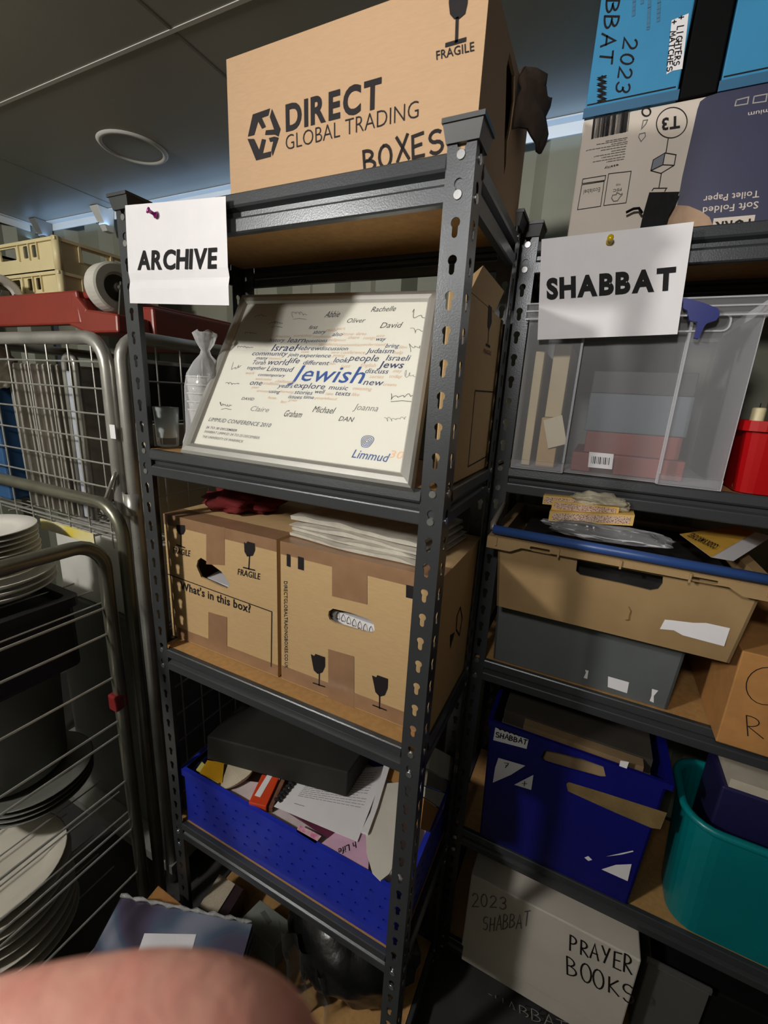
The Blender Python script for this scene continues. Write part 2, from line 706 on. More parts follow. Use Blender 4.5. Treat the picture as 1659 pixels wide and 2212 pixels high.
mb = MB()
mb.box(XL, YB - .006, CEIL - .028, XR, YB, CEIL - .0005)
mb.box(XL, YB - .03, CEIL - .004, XR, YB, CEIL - .0008)
tag(mb.build('trim_1', TRIMM, bevel=.001), 'white angle trim along the top of the back wall', None, kind='structure')
mb = MB()
mb.box(XL, YF, CEIL - .028, XL + .006, YB - .03, CEIL - .0005)
mb.box(XL, YF, CEIL - .004, XL + .03, YB - .03, CEIL - .0008)
tag(mb.build('trim_2', TRIMM, bevel=.001), 'white angle trim along the top of the end wall', None, kind='structure')


def wall_bracket(x, label, mm):
    t = thing('ceiling_bracket', label, 'bracket', (x, YB - .01, CEIL - .05))
    m_ = MB()
    m_.hexa([(x - .014, YB - .035, CEIL - .075), (x + .014, YB - .035, CEIL - .075), (x + .014, YB - .007, CEIL - .075), (x - .014, YB - .007, CEIL - .075)],
            [(x - .024, YB - .07, CEIL - .001), (x + .024, YB - .07, CEIL - .001), (x + .024, YB - .007, CEIL - .001), (x - .024, YB - .007, CEIL - .001)])
    m_.build('body', mm, t, bevel=.002)
    for dx in (-.005, .005):
        MB().lathe([(0, 0), (.002, 0), (.002, .0012), (0, .0012)], (x + dx, YB - .0585, CEIL - .055), (0, -.93, -.37), 10).build('screw', INK, t)
    return t


wall_bracket(-1.0, 'white folded metal bracket where the ceiling joint meets the wall', TRIMM)
wall_bracket(-1.40, 'dull grey bracket tucked into the ceiling corner', mat('grey_bracket', (120, 122, 120), .5))

# ceiling lamp, switched off
t = thing('downlight', 'round recessed ceiling lamp with a thin pale rim, switched off', 'ceiling light', (-.475, .385, CEIL))
MB().lathe([(.072, -.001), (.076, -.006), (.083, -.005), (.087, -.0005)], (-.475, .385, CEIL), seg=40).build('rim', TRIMM, t, smooth=True)
MB().lathe([(0, -.0022), (.04, -.0030), (.0725, -.002)], (-.475, .385, CEIL), seg=40).build('diffuser', mat('lamp_diffuser', (150, 156, 158), .25), t, smooth=True)

# ================================================================== SHELVING UNITS
PITCHZ = 0.04
HOLE0 = 1.78
TOPZ = 1.80
FL = 0.035
LEVELS = [1.773, 1.373, 0.935, 0.445, 0.062]


def keyhole():
    P = []
    r, sw, sl = .0058, .0036, .0165
    a0 = math.degrees(math.asin(sw / r))
    for i in range(13):
        th = math.radians(-90 + a0 + (360 - 2 * a0) * i / 12)
        P.append((r * math.cos(th), r * math.sin(th)))
    for i in range(5):
        th = math.radians(180 + 180 * i / 4)
        P.append((sw * math.cos(th), -sl + sw + sw * math.sin(th)))
    return P


KH = keyhole()
CELL_V, CELL_F = tri_fill([(-FL / 2, -.02), (FL / 2, -.02), (FL / 2, .02), (-FL / 2, .02)], [KH])


def make_post(sx, sy):
    """angle post: outer corner on the z axis, flanges running sx along x and sy along y"""
    m_ = MB()
    th = .0016
    n = 45
    for (U, N) in ((Vector((sx, 0, 0)), Vector((0, sy, 0))), (Vector((0, sy, 0)), Vector((sx, 0, 0)))):
        off = U * (FL / 2)
        for k in range(n):
            z = HOLE0 - PITCHZ * k
            O = off + Vector((0, 0, z))
            P = [O + U * a + Vector((0, 0, b)) for a, b in CELL_V]
            m_.add(P, [list(f) for f in CELL_F])
            m_.add([p + N * th for p in P], [list(reversed(f)) for f in CELL_F])
            Q = [O + U * a + Vector((0, 0, b)) for a, b in KH]
            kk = len(Q)
            m_.add(Q + [q + N * th for q in Q], [[i, (i + 1) % kk, (i + 1) % kk + kk, i + kk] for i in range(kk)])
        e = U * FL
        for s0 in (e,):
            m_.add([s0, s0 + N * th, s0 + N * th + Vector((0, 0, TOPZ)), s0 + Vector((0, 0, TOPZ))], [[0, 1, 2, 3]])
    me = bpy.data.meshes.new('post')
    me.from_pydata(m_.V, [], m_.F)
    me.materials.append(STEEL)
    me.update()
    return me


POST = {(sx, sy): make_post(sx, sy) for sx in (1, -1) for sy in (1, -1)}

BEAM_PROF = [(-.010, 0), (-.001, 0), (.0005, -.002), (.0022, -.016), (.0005, -.019), (-.0075, -.0225), (-.0075, -.0285), (-.001, -.032), (.0, -.034), (.0, -.050), (-.002, -.052), (-.012, -.052)]


def beam_mesh(L):
    """runs along +x from 0 to L, outward is -y, top at z = 0"""
    m_ = MB()
    V = []
    for (o, z) in BEAM_PROF:
        V += [(0, -o, z), (L, -o, z)]
    m_.add(V, [[2 * i, 2 * i + 1, 2 * i + 3, 2 * i + 2] for i in range(len(BEAM_PROF) - 1)])
    for x0, x1 in ((-.030, .0), (L, L + .030)):
        m_.box(x0, .0018, -.053, x1, .0034, -.001)
    me = bpy.data.meshes.new('beam')
    me.from_pydata(m_.V, [], m_.F)
    me.materials.append(STEEL)
    me.update()
    return me


rm = MB().lathe([(0, -.0010), (.0050, -.0010), (.0055, -.0004), (.0055, .004)], axis=(0, 1, 0), seg=14)
RIV = bpy.data.meshes.new('rivet')
RIV.from_pydata(rm.V, [], rm.F)
RIV.materials.append(RIVET)


def cap_mesh():
    m_ = MB()
    a, b = -.003, .040
    m_.hexa([(a, a, -.020), (b - .004, a, -.020), (b - .004, b - .004, -.020), (a, b - .004, -.020)],
            [(a - .004, a - .004, -.002), (b, a - .004, -.002), (b, b, -.002), (a - .004, b, -.002)])
    m_.box(a - .006, a - .006, -.002, b + .001, b + .001, .003)
    me = bpy.data.meshes.new('post_cap')
    me.from_pydata(m_.V, [], m_.F)
    me.materials.append(CAPM)
    return me


CAPME = cap_mesh()


def shelving(name, label, x0, x1, y0, y1):
    t = thing(name, label, 'shelving', (x0, y0, 0))
    W, D = x1 - x0, y1 - y0
    for sx in (1, -1):
        for sy in (1, -1):
            cx, cy = (x0 if sx > 0 else x1), (y0 if sy > 0 else y1)
            p = link('post', POST[(sx, sy)], t)
            p.location = (cx, cy, 0)
            c = bpy.data.objects.new('post_cap', CAPME)
            COL.objects.link(c)
            c.parent = p
            c.location = (0, 0, TOPZ)
            c.scale = (sx, sy, 1)
    bx, by = beam_mesh(W - 2 * FL), beam_mesh(D - 2 * FL)
    for li, z in enumerate(LEVELS):
        for (me, loc, rot, nm) in ((bx, (x0 + FL, y0, z), 0, 'front'), (bx, (x1 - FL, y1, z), math.pi, 'rear'),
                                   (by, (x0, y1 - FL, z), -math.pi / 2, 'left'), (by, (x1, y0 + FL, z), math.pi / 2, 'right')):
            b = link('beam', me, t)
            b.location = loc
            b.rotation_euler = (0, 0, rot)
            if nm in ('front', 'right'):
                L = (W if nm == 'front' else D) - 2 * FL
                k = round((HOLE0 - z) / PITCHZ + .2)
                for xx in (-FL / 2, L + FL / 2):
                    for q in (0, 1):
                        r = bpy.data.objects.new('rivet', RIV)
                        COL.objects.link(r)
                        r.parent = b
                        r.location = (xx, -.0004, HOLE0 - PITCHZ * (k + q) - .0115 - z)
        MB().box(x0 + .012, y0 + .011, z - .012, x1 - .012, y1 - .011, z - .0015).build('shelf_board', BOARD, t)
    return t


U1X0, U1X1, U1Y0, U1Y1 = -.0175, .615, 0.0, .30
U2X0, U2X1, U2Y0, U2Y1 = .607, 1.507, .3235, .6235
shelving('shelving_unit', 'grey metal shelving unit with keyhole posts carrying the framed word print', U1X0, U1X1, U1Y0, U1Y1)
shelving('shelving_unit', 'grey metal shelving unit carrying the clear box and the toilet paper carton', U2X0, U2X1, U2Y0, U2Y1)


# ================================================================== SIGNS PINNED TO THE SHELVING
def sign(name, label, corners, fn, words, crease, ripple):
    P = [fn(*c) for c in corners]          # top-left, top-right, bottom-right, bottom-left
    R = (P[1] - P[0])
    N = R.cross(P[0] - P[3]).normalized()

    def surf(u, v):
        b = (P[3] * (1 - u) + P[2] * u) * (1 - v) + (P[0] * (1 - u) + P[1] * u) * v
        d = ripple * (math.sin(u * 5 + v * 2) * .5 + noise.noise(Vector((u * 2.5, v * 2.5, 3))) * .8)
        d += crease * max(0, 1 - abs(v - .235 - .04 * u) * 11)
        d += ripple * 1.6 * max(0, u - .75) * (1 - v) * 4
        return b + N * d
    t = thing(name, label, 'paper sign', tuple(P[3]))
    MB().sheet(surf, 60, 44).build('sheet', PAPER, t, solid=.0003)
    mt = MB()
    for (s, a, b, c, bold) in words:
        tmp = MB()
        even3(tmp, s, fn(*a), fn(*b), fn(*c), off=0, bold=bold, gap=.055, res=4)
        O = P[3]
        U, W = P[2] - P[3], P[0] - P[3]
        g = np.array([[U.dot(U), U.dot(W)], [U.dot(W), W.dot(W)]])
        for q in range(len(tmp.V)):
            d = Vector(tmp.V[q]) - O
            uv = np.linalg.solve(g, np.array([d.dot(U), d.dot(W)]))
            tmp.V[q] = tuple(surf(float(uv[0]), float(uv[1])) + N * .0011)
        mt.add(tmp.V, tmp.F)
    mt.build('printed_word', mat('sign_print', (24, 23, 25), .65, spec=.15), t)
    return surf, N


fs = lambda x, y: onY(x, y, -.012)
sign('paper_sign', 'small white paper sign reading ARCHIVE in bold black capitals', [(271, 444), (488, 424), (496, 660), (281, 655)], fs,
     [('ARCHIVE', (299, 582), (472, 577), (300, 543), .034)], -.0028, .0010)
fs2 = lambda x, y: onY(x, y, .296)
sign('paper_sign', 'small white paper sign reading SHABBAT in bold black capitals', [(1170, 517), (1499, 479), (1463, 722), (1161, 734)], fs2,
     [('SHABBAT', (1181, 645), (1454, 622), (1180, 604), .052)], 0.0, .0006)


def push_pin(label, p, d, col, mname):
    t = thing('push_pin', label, 'push pin', tuple(p), group=None)
    mm = mat(mname, col, .25, coat=.3)
    d = Vector(d).normalized()
    MB().lathe([(0, .016), (.0046, .0155), (.0048, .0135), (.0030, .0120), (.0026, .006), (.0050, .0035), (.0052, .0020), (0, .0015)], p, d, 16).build('head', mm, t, smooth=True)
    MB().lathe([(.0006, .002), (.0006, -.004), (0, -.008)], p, d, 8).build('needle', RIVET, t)


push_pin('magenta push pin holding the ARCHIVE sign', onY(340, 467, -.012), (-.35, -1, .35), (150, 20, 120), 'magenta_plastic')
push_pin('yellow push pin holding the SHABBAT sign', onY(1316, 523, .296), (.1, -1, .15), (214, 180, 12), 'yellow_plastic')


# ================================================================== CARDBOARD BOX HELPERS
def carton(t, x0, x1, y0, y1, z0, z1, mm, hole=None, inner=None):
    """box with a cut front panel (hole given in world x, z) and a plain body behind it"""
    th = .004
    m_ = MB()
    m_.box(x0, y0 + th, z0, x0 + th, y1, z1)
    m_.box(x1 - th, y0 + th, z0, x1, y1, z1)
    m_.box(x0 + th, y1 - th, z0, x1 - th, y1, z1)
    m_.box(x0 + th, y0 + th, z0, x1 - th, y1 - th, z0 + th)
    m_.box(x0 + th, y0 + th, z1 - th, x1 - th, y1 - th, z1)
    m_.build('body', mm, t)
    f_ = MB()
    f_.panel([(x0, z0), (x1, z0), (x1, z1), (x0, z1)], [hole] if hole else [], (0, y0, 0), (1, 0, 0), (0, 0, 1), (0, th, 0))
    f_.build('front_panel', mm, t)


def glass_icon(m_, fn, N, bowl, stem, base, w, off=.0007):
    polypx(m_, fn, bowl, N, off)
    linepx(m_, fn, stem, N, w, off)
    linepx(m_, fn, base, N, w * 1.1, off)


NY = Vector((0, -1, 0))

# ---------------------------------------------------------------- box on the top shelf
BX0, BX1, BY0, BY1, BZ0, BZ1 = .242, .612, .004, .268, 1.7725, 1.937
t = thing('cardboard_box', 'large brown cardboard box with DIRECT GLOBAL TRADING print on the top shelf', 'box', (BX0, BY0, BZ0))
hole = [(.120, 1.872), (.105, 1.905), (.112, 1.925), (.150, 1.922), (.165, 1.90), (.160, 1.868), (.150, 1.845), (.158, 1.822), (.150, 1.806), (.138, 1.83), (.128, 1.85)]
m_ = MB()
th = .004
m_.box(BX0, BY0, BZ0, BX0 + th, BY1, BZ1)
m_.box(BX0 + th, BY0, BZ0, BX1 - th, BY0 + th, BZ1)
m_.box(BX0 + th, BY1 - th, BZ0, BX1 - th, BY1, BZ1)
m_.box(BX0 + th, BY0 + th, BZ0, BX1 - th, BY1 - th, BZ0 + th)
m_.box(BX0 + th, BY0 + th, BZ1 - th, BX1 - th, BY1 - th, BZ1)
m_.build('body', CARD, t)
MB().panel([(BY0, BZ0), (BY1, BZ0), (BY1, BZ1), (BY0, BZ1)], [hole], (BX1 - th, 0, 0), (0, 1, 0), (0, 0, 1), (th, 0, 0)).build('side_panel', CARD, t)
fl = MB()


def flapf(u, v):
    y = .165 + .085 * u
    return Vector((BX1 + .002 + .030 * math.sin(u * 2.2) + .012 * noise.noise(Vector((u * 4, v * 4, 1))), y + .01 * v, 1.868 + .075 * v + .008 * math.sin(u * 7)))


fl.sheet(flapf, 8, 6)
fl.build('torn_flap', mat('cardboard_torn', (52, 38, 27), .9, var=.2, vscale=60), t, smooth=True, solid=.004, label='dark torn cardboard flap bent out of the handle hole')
fb = lambda x, y: onY(x, y, BY0)
Z2 = zoomf(460, 0, 2.37)
mark(t, INK, epx, 'DIRECT', fb, (618, 283), (823, 230), (617, 228), bold=.035, gap=.11)
mark(t, INK, tpx, 'GLOBAL TRADING', fb, (618, 325), (904, 254), (617, 292), bold=-.012, res=3)
mark(t, INK, tpx, 'FRAGILE', fb, (943, 130), (1025, 110), (942, 111), bold=.012)
for poly in ([(180, 700), (205, 587), (293, 556), (284, 592), (251, 604), (272, 650), (252, 660), (232, 622), (212, 692)],
             [(303, 558), (347, 662), (336, 700), (318, 690), (268, 692), (272, 668), (314, 664), (292, 600)],
             [(178, 712), (212, 712), (238, 768), (252, 712), (272, 716), (256, 786), (300, 775), (297, 803), (222, 822)],
             [(306, 800), (338, 706), (316, 700), (287, 708), (294, 728), (310, 724), (300, 770)]):
    mark(t, INK, polypx, fb, [Z2(*p) for p in poly], NY)
bowl = [Z2(*p) for p in [(1210, -45), (1208, 20), (1214, 75), (1235, 100), (1262, 98), (1292, 72), (1304, 20), (1309, -70)]]
mark(t, INK, glass_icon, fb, NY, bowl, [Z2(1247, 215), Z2(1251, 95)], [Z2(1195, 232), Z2(1292, 204)], .0036)
hw = MB()
hpx(hw, 'BOXES', fb, (786, 372), (966, 322), (783, 325), w=.0036, jit=.07, seed=4)
hw.build('handwriting', MARKER, t, label='handwritten BOXES in black marker')

# ---------------------------------------------------------------- the pair of boxes on the third level
Z7 = zoomf(320, 1040, 2.183)
FBY = .045
ff = lambda x, y: onY(x, y, FBY)


def holepx(pts):
    return [(ff(*Z7(*p)).x, ff(*Z7(*p)).z) for p in pts]


Lz = LEVELS[2]
# box with the question print
t = thing('cardboard_box', "brown cardboard box printed What's in this box? beside its taped twin", 'box', (-.018, FBY, Lz))
carton(t, -.020, .2865, FBY, .296, Lz, 1.228, CARD2, holepx([(228, 400), (234, 372), (248, 360), (292, 386), (345, 425), (372, 462), (385, 485), (372, 506), (330, 490), (290, 470), (250, 452)]))
gi = lambda bx, sx_, bs, w=.0026: mark(t, INK, glass_icon, ff, NY, [Z7(*p) for p in bx], [Z7(*p) for p in sx_], [Z7(*p) for p in bs], w)
gi([(134, 204), (175, 206), (176, 232), (166, 250), (148, 250), (136, 232)], [(156, 246), (156, 306)], [(136, 298), (174, 312)])
gi([(453, 284), (462, 292), (470, 282), (505, 292), (505, 325), (494, 350), (468, 354), (455, 330)], [(479, 350), (475, 414)], [(450, 405), (503, 418)])
mark(t, INK, tpx, 'FRAGILE', ff, Z7(118, 336), Z7(198, 354), Z7(120, 308), bold=.015)
mark(t, INK, tpx, 'FRAGILE', ff, Z7(423, 438), Z7(528, 463), Z7(425, 410), bold=.015)
mark(t, INK, tpx, "What's in this box?", ff, Z7(153, 506), Z7(484, 620), Z7(152, 470), bold=.022)
mark(t, INK, linepx, ff, [Z7(112, 700), Z7(82, 432), Z7(584, 614), Z7(581, 872)], NY, .0022)


def tape(t, fn, x0, y0, x1, y1):
    P = [fn(*Z7(x0, y0[0])), fn(*Z7(x1, y0[1])), fn(*Z7(x1, y1[1])), fn(*Z7(x0, y1[0]))]
    m_ = MB()
    m_.poly([p + NY * .0005 for p in reversed(P)])
    m_.build('tape', TAPE, t, solid=.0003)


def tape_world(t, x0, z0, x1, z1, y=FBY, wrap=0):
    m_ = MB()
    m_.box(x0, y - .0005, z0, x1, y, z1)
    if wrap:
        m_.box(x0, y - .0005, max(z0, z1) - .0, x1, y + wrap, max(z0, z1) + .0006)
    m_.build('tape', TAPE, t)


tape(t, ff, 275, (215, 215), 361, (390, 395))
tape(t, ff, 285, (615, 640), 373, (790, 815))
tape_world(t, -.019, 1.205, .286, 1.228, wrap=.05)
tape_world(t, .000, .9365, .286, .962)
# box with the spiral book inside
t = thing('cardboard_box', 'brown cardboard box with two broken glass symbols and a spiral book inside', 'box', (.296, FBY, Lz))
carton(t, .2955, .6095, FBY, .296, Lz, 1.228, CARD2, holepx([(849, 632), (852, 612), (872, 600), (950, 618), (1038, 648), (1064, 672), (1068, 700), (1060, 714), (1030, 712), (960, 692), (880, 668), (856, 652)]))
gi([(768, 813), (784, 822), (790, 812), (835, 828), (835, 872), (822, 900), (800, 907), (782, 890), (776, 860)], [(808, 900), (807, 962)], [(779, 949), (835, 968)])
gi([(1056, 913), (1076, 922), (1082, 912), (1132, 930), (1130, 975), (1116, 1008), (1092, 1014), (1072, 992), (1066, 960)], [(1092, 1010), (1092, 1070)], [(1061, 1054), (1124, 1078)])
for q in ([(654, 340), (672, 345), (672, 404), (654, 398)], [(707, 352), (735, 360), (735, 420), (707, 412)], [(1217, 486), (1252, 494), (1251, 554), (1216, 546)]):
    mark(t, INK, polypx, ff, [Z7(*p) for p in q], NY)
mark(t, INK, tpx, 'DIRECTGLOBALTRADINGBOXES.CO.UK', ff, Z7(641, 470), Z7(645, 880), Z7(657, 470), bold=.01)
fx = lambda x, y: onX(x, y, .6095)
for poly in ([(987, 1330), (994, 1312), (998, 1335), (992, 1372), (985, 1360)],):
    mark(t, INK, linepx, fx, poly + [poly[0]], (1, 0, 0), .004)
mark(t, INK, polypx, fx, [(972, 1372), (982, 1365), (972, 1402)], (1, 0, 0))
tape(t, ff, 868, (372, 420), 1034, (540, 580))
tape(t, ff, 850, (790, 825), 972, (1040, 1075))
tape_world(t, .2965, 1.203, .609, 1.228, wrap=.05)
tape_world(t, .2965, .9365, .609, .966)
# spiral book inside it
t = thing('spiral_notebook', 'white spiral-bound book seen through the slot of the taped box', 'notebook', (.45, .075, 1.04))
MB().obox((.453, .082, 1.075), (.065, 0, -.004), (0, .02, 0), (0, 0, .032)).build('pages', PAPER, t)
for i in range(9):
    x = .402 + .0115 * i
    c = (x, .0615, 1.1035 - .0014 * i)
    MB().tube(arc(c, (0, 1, 0), (0, 0, 1), .0065, 0, 2 * math.pi * .95, 12), .0007, 5).build('wire_loop', INK, t)
MB().obox((.130, .095, 1.062), (.05, .008, -.010), (-.004, .03, 0), (0, 0.002, .028)).build('loose_papers', PAPER)
o = bpy.context.scene.objects['loose_papers']
tag(o, 'white papers showing through the torn hole of the question box', 'papers')

# ---------------------------------------------------------------- red cloth and newspapers on those boxes
bm = bmesh.new()
bmesh.ops.create_icosphere(bm, subdivisions=4, radius=1)
for v in bm.verts:
    p = v.co.copy()
    n = noise.noise(p * 2.3) * .35 + noise.noise(p * 5.1) * .18
    q = p * (1 + n)
    v.co = Vector((.075 + q.x * .088, .185 + q.y * .075, max(1.2295, 1.246 + q.z * .030)))
me = bpy.data.meshes.new('red_cloth')
bm.to_mesh(me)
bm.free()
me.materials.append(mat('red_fabric', (98, 10, 14), .9, var=.15, vscale=60, bump=.2, bscale=300))
me.polygons.foreach_set('use_smooth', [True] * len(me.polygons))
tag(link('red_cloth', me), 'crumpled dark red cloth bundled on the question box', 'cloth')

news = ['folded newspaper, lowest of the stack on the taped box', 'folded newspaper, second from the bottom of the stack on the taped box',
        'folded newspaper, second from the top of the stack on the taped box', 'folded newspaper, topmost of the stack on the taped box']
c00, c10, c11, c01 = Vector((.292, .072, 0)), Vector((.565, .060, 0)), Vector((.585, .262, 0)), Vector((.300, .270, 0))
z = 1.2300
for i, lab in enumerate(news):
    sh = [(.0, .0), (-.004, .012), (-.012, .02), (-.018, .034)][i]
    hgt = [.006, .006, .007, .009][i]
    rr = random.Random(i + 3)
    ph = rr.uniform(0, 6)

    def top(u, v, z=z, hgt=hgt, ph=ph, sh=sh, i=i):
        p = (c00 * (1 - u) + c10 * u) * (1 - v) + (c01 * (1 - u) + c11 * u) * v
        edge = min(u, 1 - u) * 8
        h = hgt * min(1, .55 + .45 * min(1, edge)) + .0016 * math.sin(u * 9 + ph) * (1 - v) + .0010 * math.sin(u * 23 + ph)
        if i == 3:
            h += .006 * max(0, 1 - u * 5)
        return Vector((p.x + sh[0], p.y + sh[1] + .004 * math.sin(u * 7 + ph), z + max(.0015, h)))
    nu, nv = 24, 8
    V = [top(a / nu, b / nv) for b in range(nv + 1) for a in range(nu + 1)]
    V2 = [Vector((p.x + .0006, p.y + .0012, z + .0004)) for p in V]
    k = len(V)
    F = [[b * (nu + 1) + a, b * (nu + 1) + a + 1, (b + 1) * (nu + 1) + a + 1, (b + 1) * (nu + 1) + a] for b in range(nv) for a in range(nu)]
    F2 = [[x_ + k for x_ in reversed(f)] for f in F]
    rim = [a for a in range(nu + 1)] + [b * (nu + 1) + nu for b in range(1, nv + 1)] + [nv * (nu + 1) + a for a in range(nu - 1, -1, -1)] + [b * (nu + 1) for b in range(nv - 1, 0, -1)]
    F3 = [[rim[q], rim[q] + k, rim[(q + 1) % len(rim)] + k, rim[(q + 1) % len(rim)]] for q in range(len(rim))]
    o = MB().add(V + V2, F + F2 + F3).build('newspaper', PAPER_G, smooth=False)
    tag(o, lab, 'newspaper', 'newspapers on the taped box')
    z += hgt + .0012

# ---------------------------------------------------------------- second level: framed print
FRM = [onZ(393, 979, 1.3755), onZ(889, 1056, 1.3745), onY(951, 631, .205)]     # BL BR TR TL
FRM.append(plane_fn(FRM[0], (FRM[1] - FRM[0]).cross(FRM[2] - FRM[0]))(526, 640))
FN = (FRM[1] - FRM[0]).cross(FRM[3] - FRM[0]).normalized()
fpl = plane_fn(FRM[0], FN)


def fq(u, v, d=0.0):
    return (FRM[0] * (1 - u) + FRM[1] * u) * (1 - v) + (FRM[3] * (1 - u) + FRM[2] * u) * v + FN * d


t = thing('picture_frame', 'silver framed word-cloud print covered in signatures, leaning on the shelf', 'picture', tuple(FRM[0]))
ALU = mat('satin_aluminium', (190, 188, 182), .34, .55, var=.04, vscale=20)
fr = MB()
bu, bv = .045, .060
for (a, b) in (((0, 0), (1, 0)), ((1, 0), (1, 1)), ((1, 1), (0, 1)), ((0, 1), (0, 0))):
    ins = lambda p: (bu if p[0] == 0 else 1 - bu, bv if p[1] == 0 else 1 - bv)
    mid = lambda p, k: (p[0] + (ins(p)[0] - p[0]) * k, p[1] + (ins(p)[1] - p[1]) * k)
    prof = [(0, -.012), (0, .003), (.18, .007), (.55, .008), (.85, .005), (1, .001), (1, -.004)]
    V = []
    for k, d in prof:
        V += [fq(*mid(a, k), d), fq(*mid(b, k), d)]
    fr.add(V, [[2 * i, 2 * i + 1, 2 * i + 3, 2 * i + 2] for i in range(len(prof) - 1)])
fr.build('frame', ALU, t)
MB().poly([fq(.0, 0, -.012), fq(0, 1, -.012), fq(1, 1, -.012), fq(1, 0, -.012)]).build('backing', CARD_IN, t)
PRINT = mat('print_paper', (208, 206, 196), .5, var=.01, vscale=6, spec=.3)
MB().poly([fq(.03, .04, -.0001), fq(.97, .04, -.0001), fq(.97, .96, -.0001), fq(.03, .96, -.0001)]).build('print', PRINT, t)
ZC = zoomf(500, 640, 3.607)
RV = (FRM[1] - FRM[0]).normalized()
UV = FN.cross(RV).normalized()
BLUE1 = mat('print_blue', (34, 74, 142), .6)
NAVY = mat('print_navy', (44, 52, 92), .6)
TAN = mat('print_tan', (206, 176, 148), .6)
GREYP = mat('print_grey', (120, 118, 116), .6)
SIG = mat('signature_ink', (52, 50, 52), .6)
SIGL = mat('signature_ink_pale', (120, 118, 116), .6)


def word(m_, s, x0, y0, x1, cap, bold=0.0, shear=.18, dy=0.0):
    """x0,y0 baseline start, x1 baseline end, cap capital height, all in the word-cloud zoom"""
    p0 = fpl(*ZC(x0, y0))
    d = ray(*ZC(x1, y0 + (x1 - x0) * .03))
    q = fpl(*ZC(x1, y0 + (x1 - x0) * .03))
    L = (q - p0).dot(RV)
    hq = fpl(*ZC(x0, y0 - cap))
    H = abs((hq - p0).dot(UV))
    text3(m_, s, p0, p0 + RV * L, p0 + UV * H, off=.0002, bold=bold, shear=shear)


def wpart(mm, *a, nm='printed_word', fn=word):
    m_ = MB()
    fn(m_, *a)
    m_.build(nm, mm, t)


wpart(BLUE1, 'Jewish', 455, 655, 1010, 122, .004)
wb = MB()
for w in [('Israel', 308, 425, 492, 52, .01), ('Hebrew', 492, 420, 682, 34), ('discussion', 684, 420, 900, 30), ('learn', 434, 360, 566, 40), ('questions', 572, 358, 738, 26),
          ('history', 290, 355, 405, 27), ('story', 633, 292, 726, 30), ('first', 598, 256, 662, 28), ('also', 782, 310, 858, 30), ('community', 155, 460, 425, 34), ('join', 440, 468, 514, 30),
          ('experience', 526, 474, 766, 30), ('many', 188, 492, 276, 26), ('Torah', 155, 530, 258, 32), ('world', 272, 533, 436, 46), ('life', 440, 520, 522, 42), ('different', 552, 532, 752, 34),
          ('look', 792, 515, 898, 40), ('people', 912, 503, 1136, 50), ('Judaism', 1048, 442, 1256, 38), ('Israeli', 1200, 500, 1378, 44), ('Jews', 1140, 556, 1330, 52, .01), ('bring', 1196, 400, 1298, 32),
          ('way', 1118, 347, 1194, 30), ('together', 116, 568, 262, 27), ('Limmud', 272, 582, 468, 38), ('contemporary', 203, 620, 412, 23), ('discuss', 1036, 598, 1214, 38), ('new', 1022, 690, 1172, 48),
          ('one', 136, 690, 232, 42), ('years', 360, 710, 470, 32), ('explore', 480, 712, 722, 44), ('music', 755, 725, 900, 36), ('using', 290, 752, 372, 26), ('stories', 487, 760, 626, 32),
          ('well', 642, 755, 716, 30), ('texts', 802, 770, 920, 36), ('issues', 440, 794, 544, 30), ('time', 556, 796, 638, 28)]:
    wpart(NAVY, *w)
wb = MB()
for w in [('rabbi', 735, 274, 812, 24), ('part', 820, 262, 880, 22), ('know', 862, 305, 945, 24), ('three', 966, 304, 1045, 24), ('workshop', 478, 318, 622, 24), ('traditional', 630, 324, 772, 22),
          ('share', 904, 332, 990, 24), ('songs', 1022, 335, 1116, 24), ('use', 1126, 318, 1186, 24), ('religious', 755, 350, 884, 22), ('modern', 680, 386, 815, 26), ('communities', 820, 388, 1008, 22),
          ('understand', 1016, 386, 1188, 22), ('film', 1300, 408, 1362, 24), ('even', 538, 442, 598, 20), ('conference', 848, 448, 1034, 26), ('help', 1258, 450, 1330, 26), ('young', 786, 470, 876, 22),
          ('just', 846, 556, 918, 28), ('English', 1002, 548, 1118, 28), ('may', 1254, 592, 1322, 26), ('series', 1072, 636, 1180, 26), ('today', 1222, 634, 1322, 26), ('work', 104, 606, 174, 22),
          ('welcome', 182, 652, 308, 22), ('challenges', 335, 672, 486, 24), ('tradition', 240, 688, 362, 24), ('year', 152, 716, 212, 20), ('create', 1176, 696, 1282, 24), ('meaning', 942, 728, 1088, 26),
          ('around', 194, 744, 288, 20), ('learning', 376, 750, 480, 22), ('take', 728, 768, 788, 22), ('like', 934, 776, 992, 26), ('focus', 278, 798, 346, 22), ('peoplehood', 650, 800, 814, 22),
          ('last', 380, 830, 426, 22), ('great', 442, 816, 508, 20), ('American', 336, 322, 450, 20), ('business', 290, 492, 384, 18), ('now', 776, 446, 834, 20), ('fun', 760, 532, 806, 20)]:
    wpart(TAN, *w)
wb = MB()
for w in [('Rachelle', 1085, 122, 1268, 40, -.004), ('Oliver', 892, 208, 1030, 36, -.006), ('David', 1155, 248, 1310, 44, -.006), ('DAVID', 76, 806, 172, 22, -.002), ('Graham', 400, 935, 540, 52, -.004),
          ('Michael', 628, 902, 792, 50, -.004), ('DAN', 832, 970, 942, 38, -.004), ('Abbie', 722, 165, 830, 48, -.002)]:
    wpart(SIG, *w, nm='signature')


def sig(m_, pts, w=.0009):
    ribbon(m_, [fpl(*ZC(*p)) + FN * .0002 for p in pts], FN, w)


rs = random.Random(5)


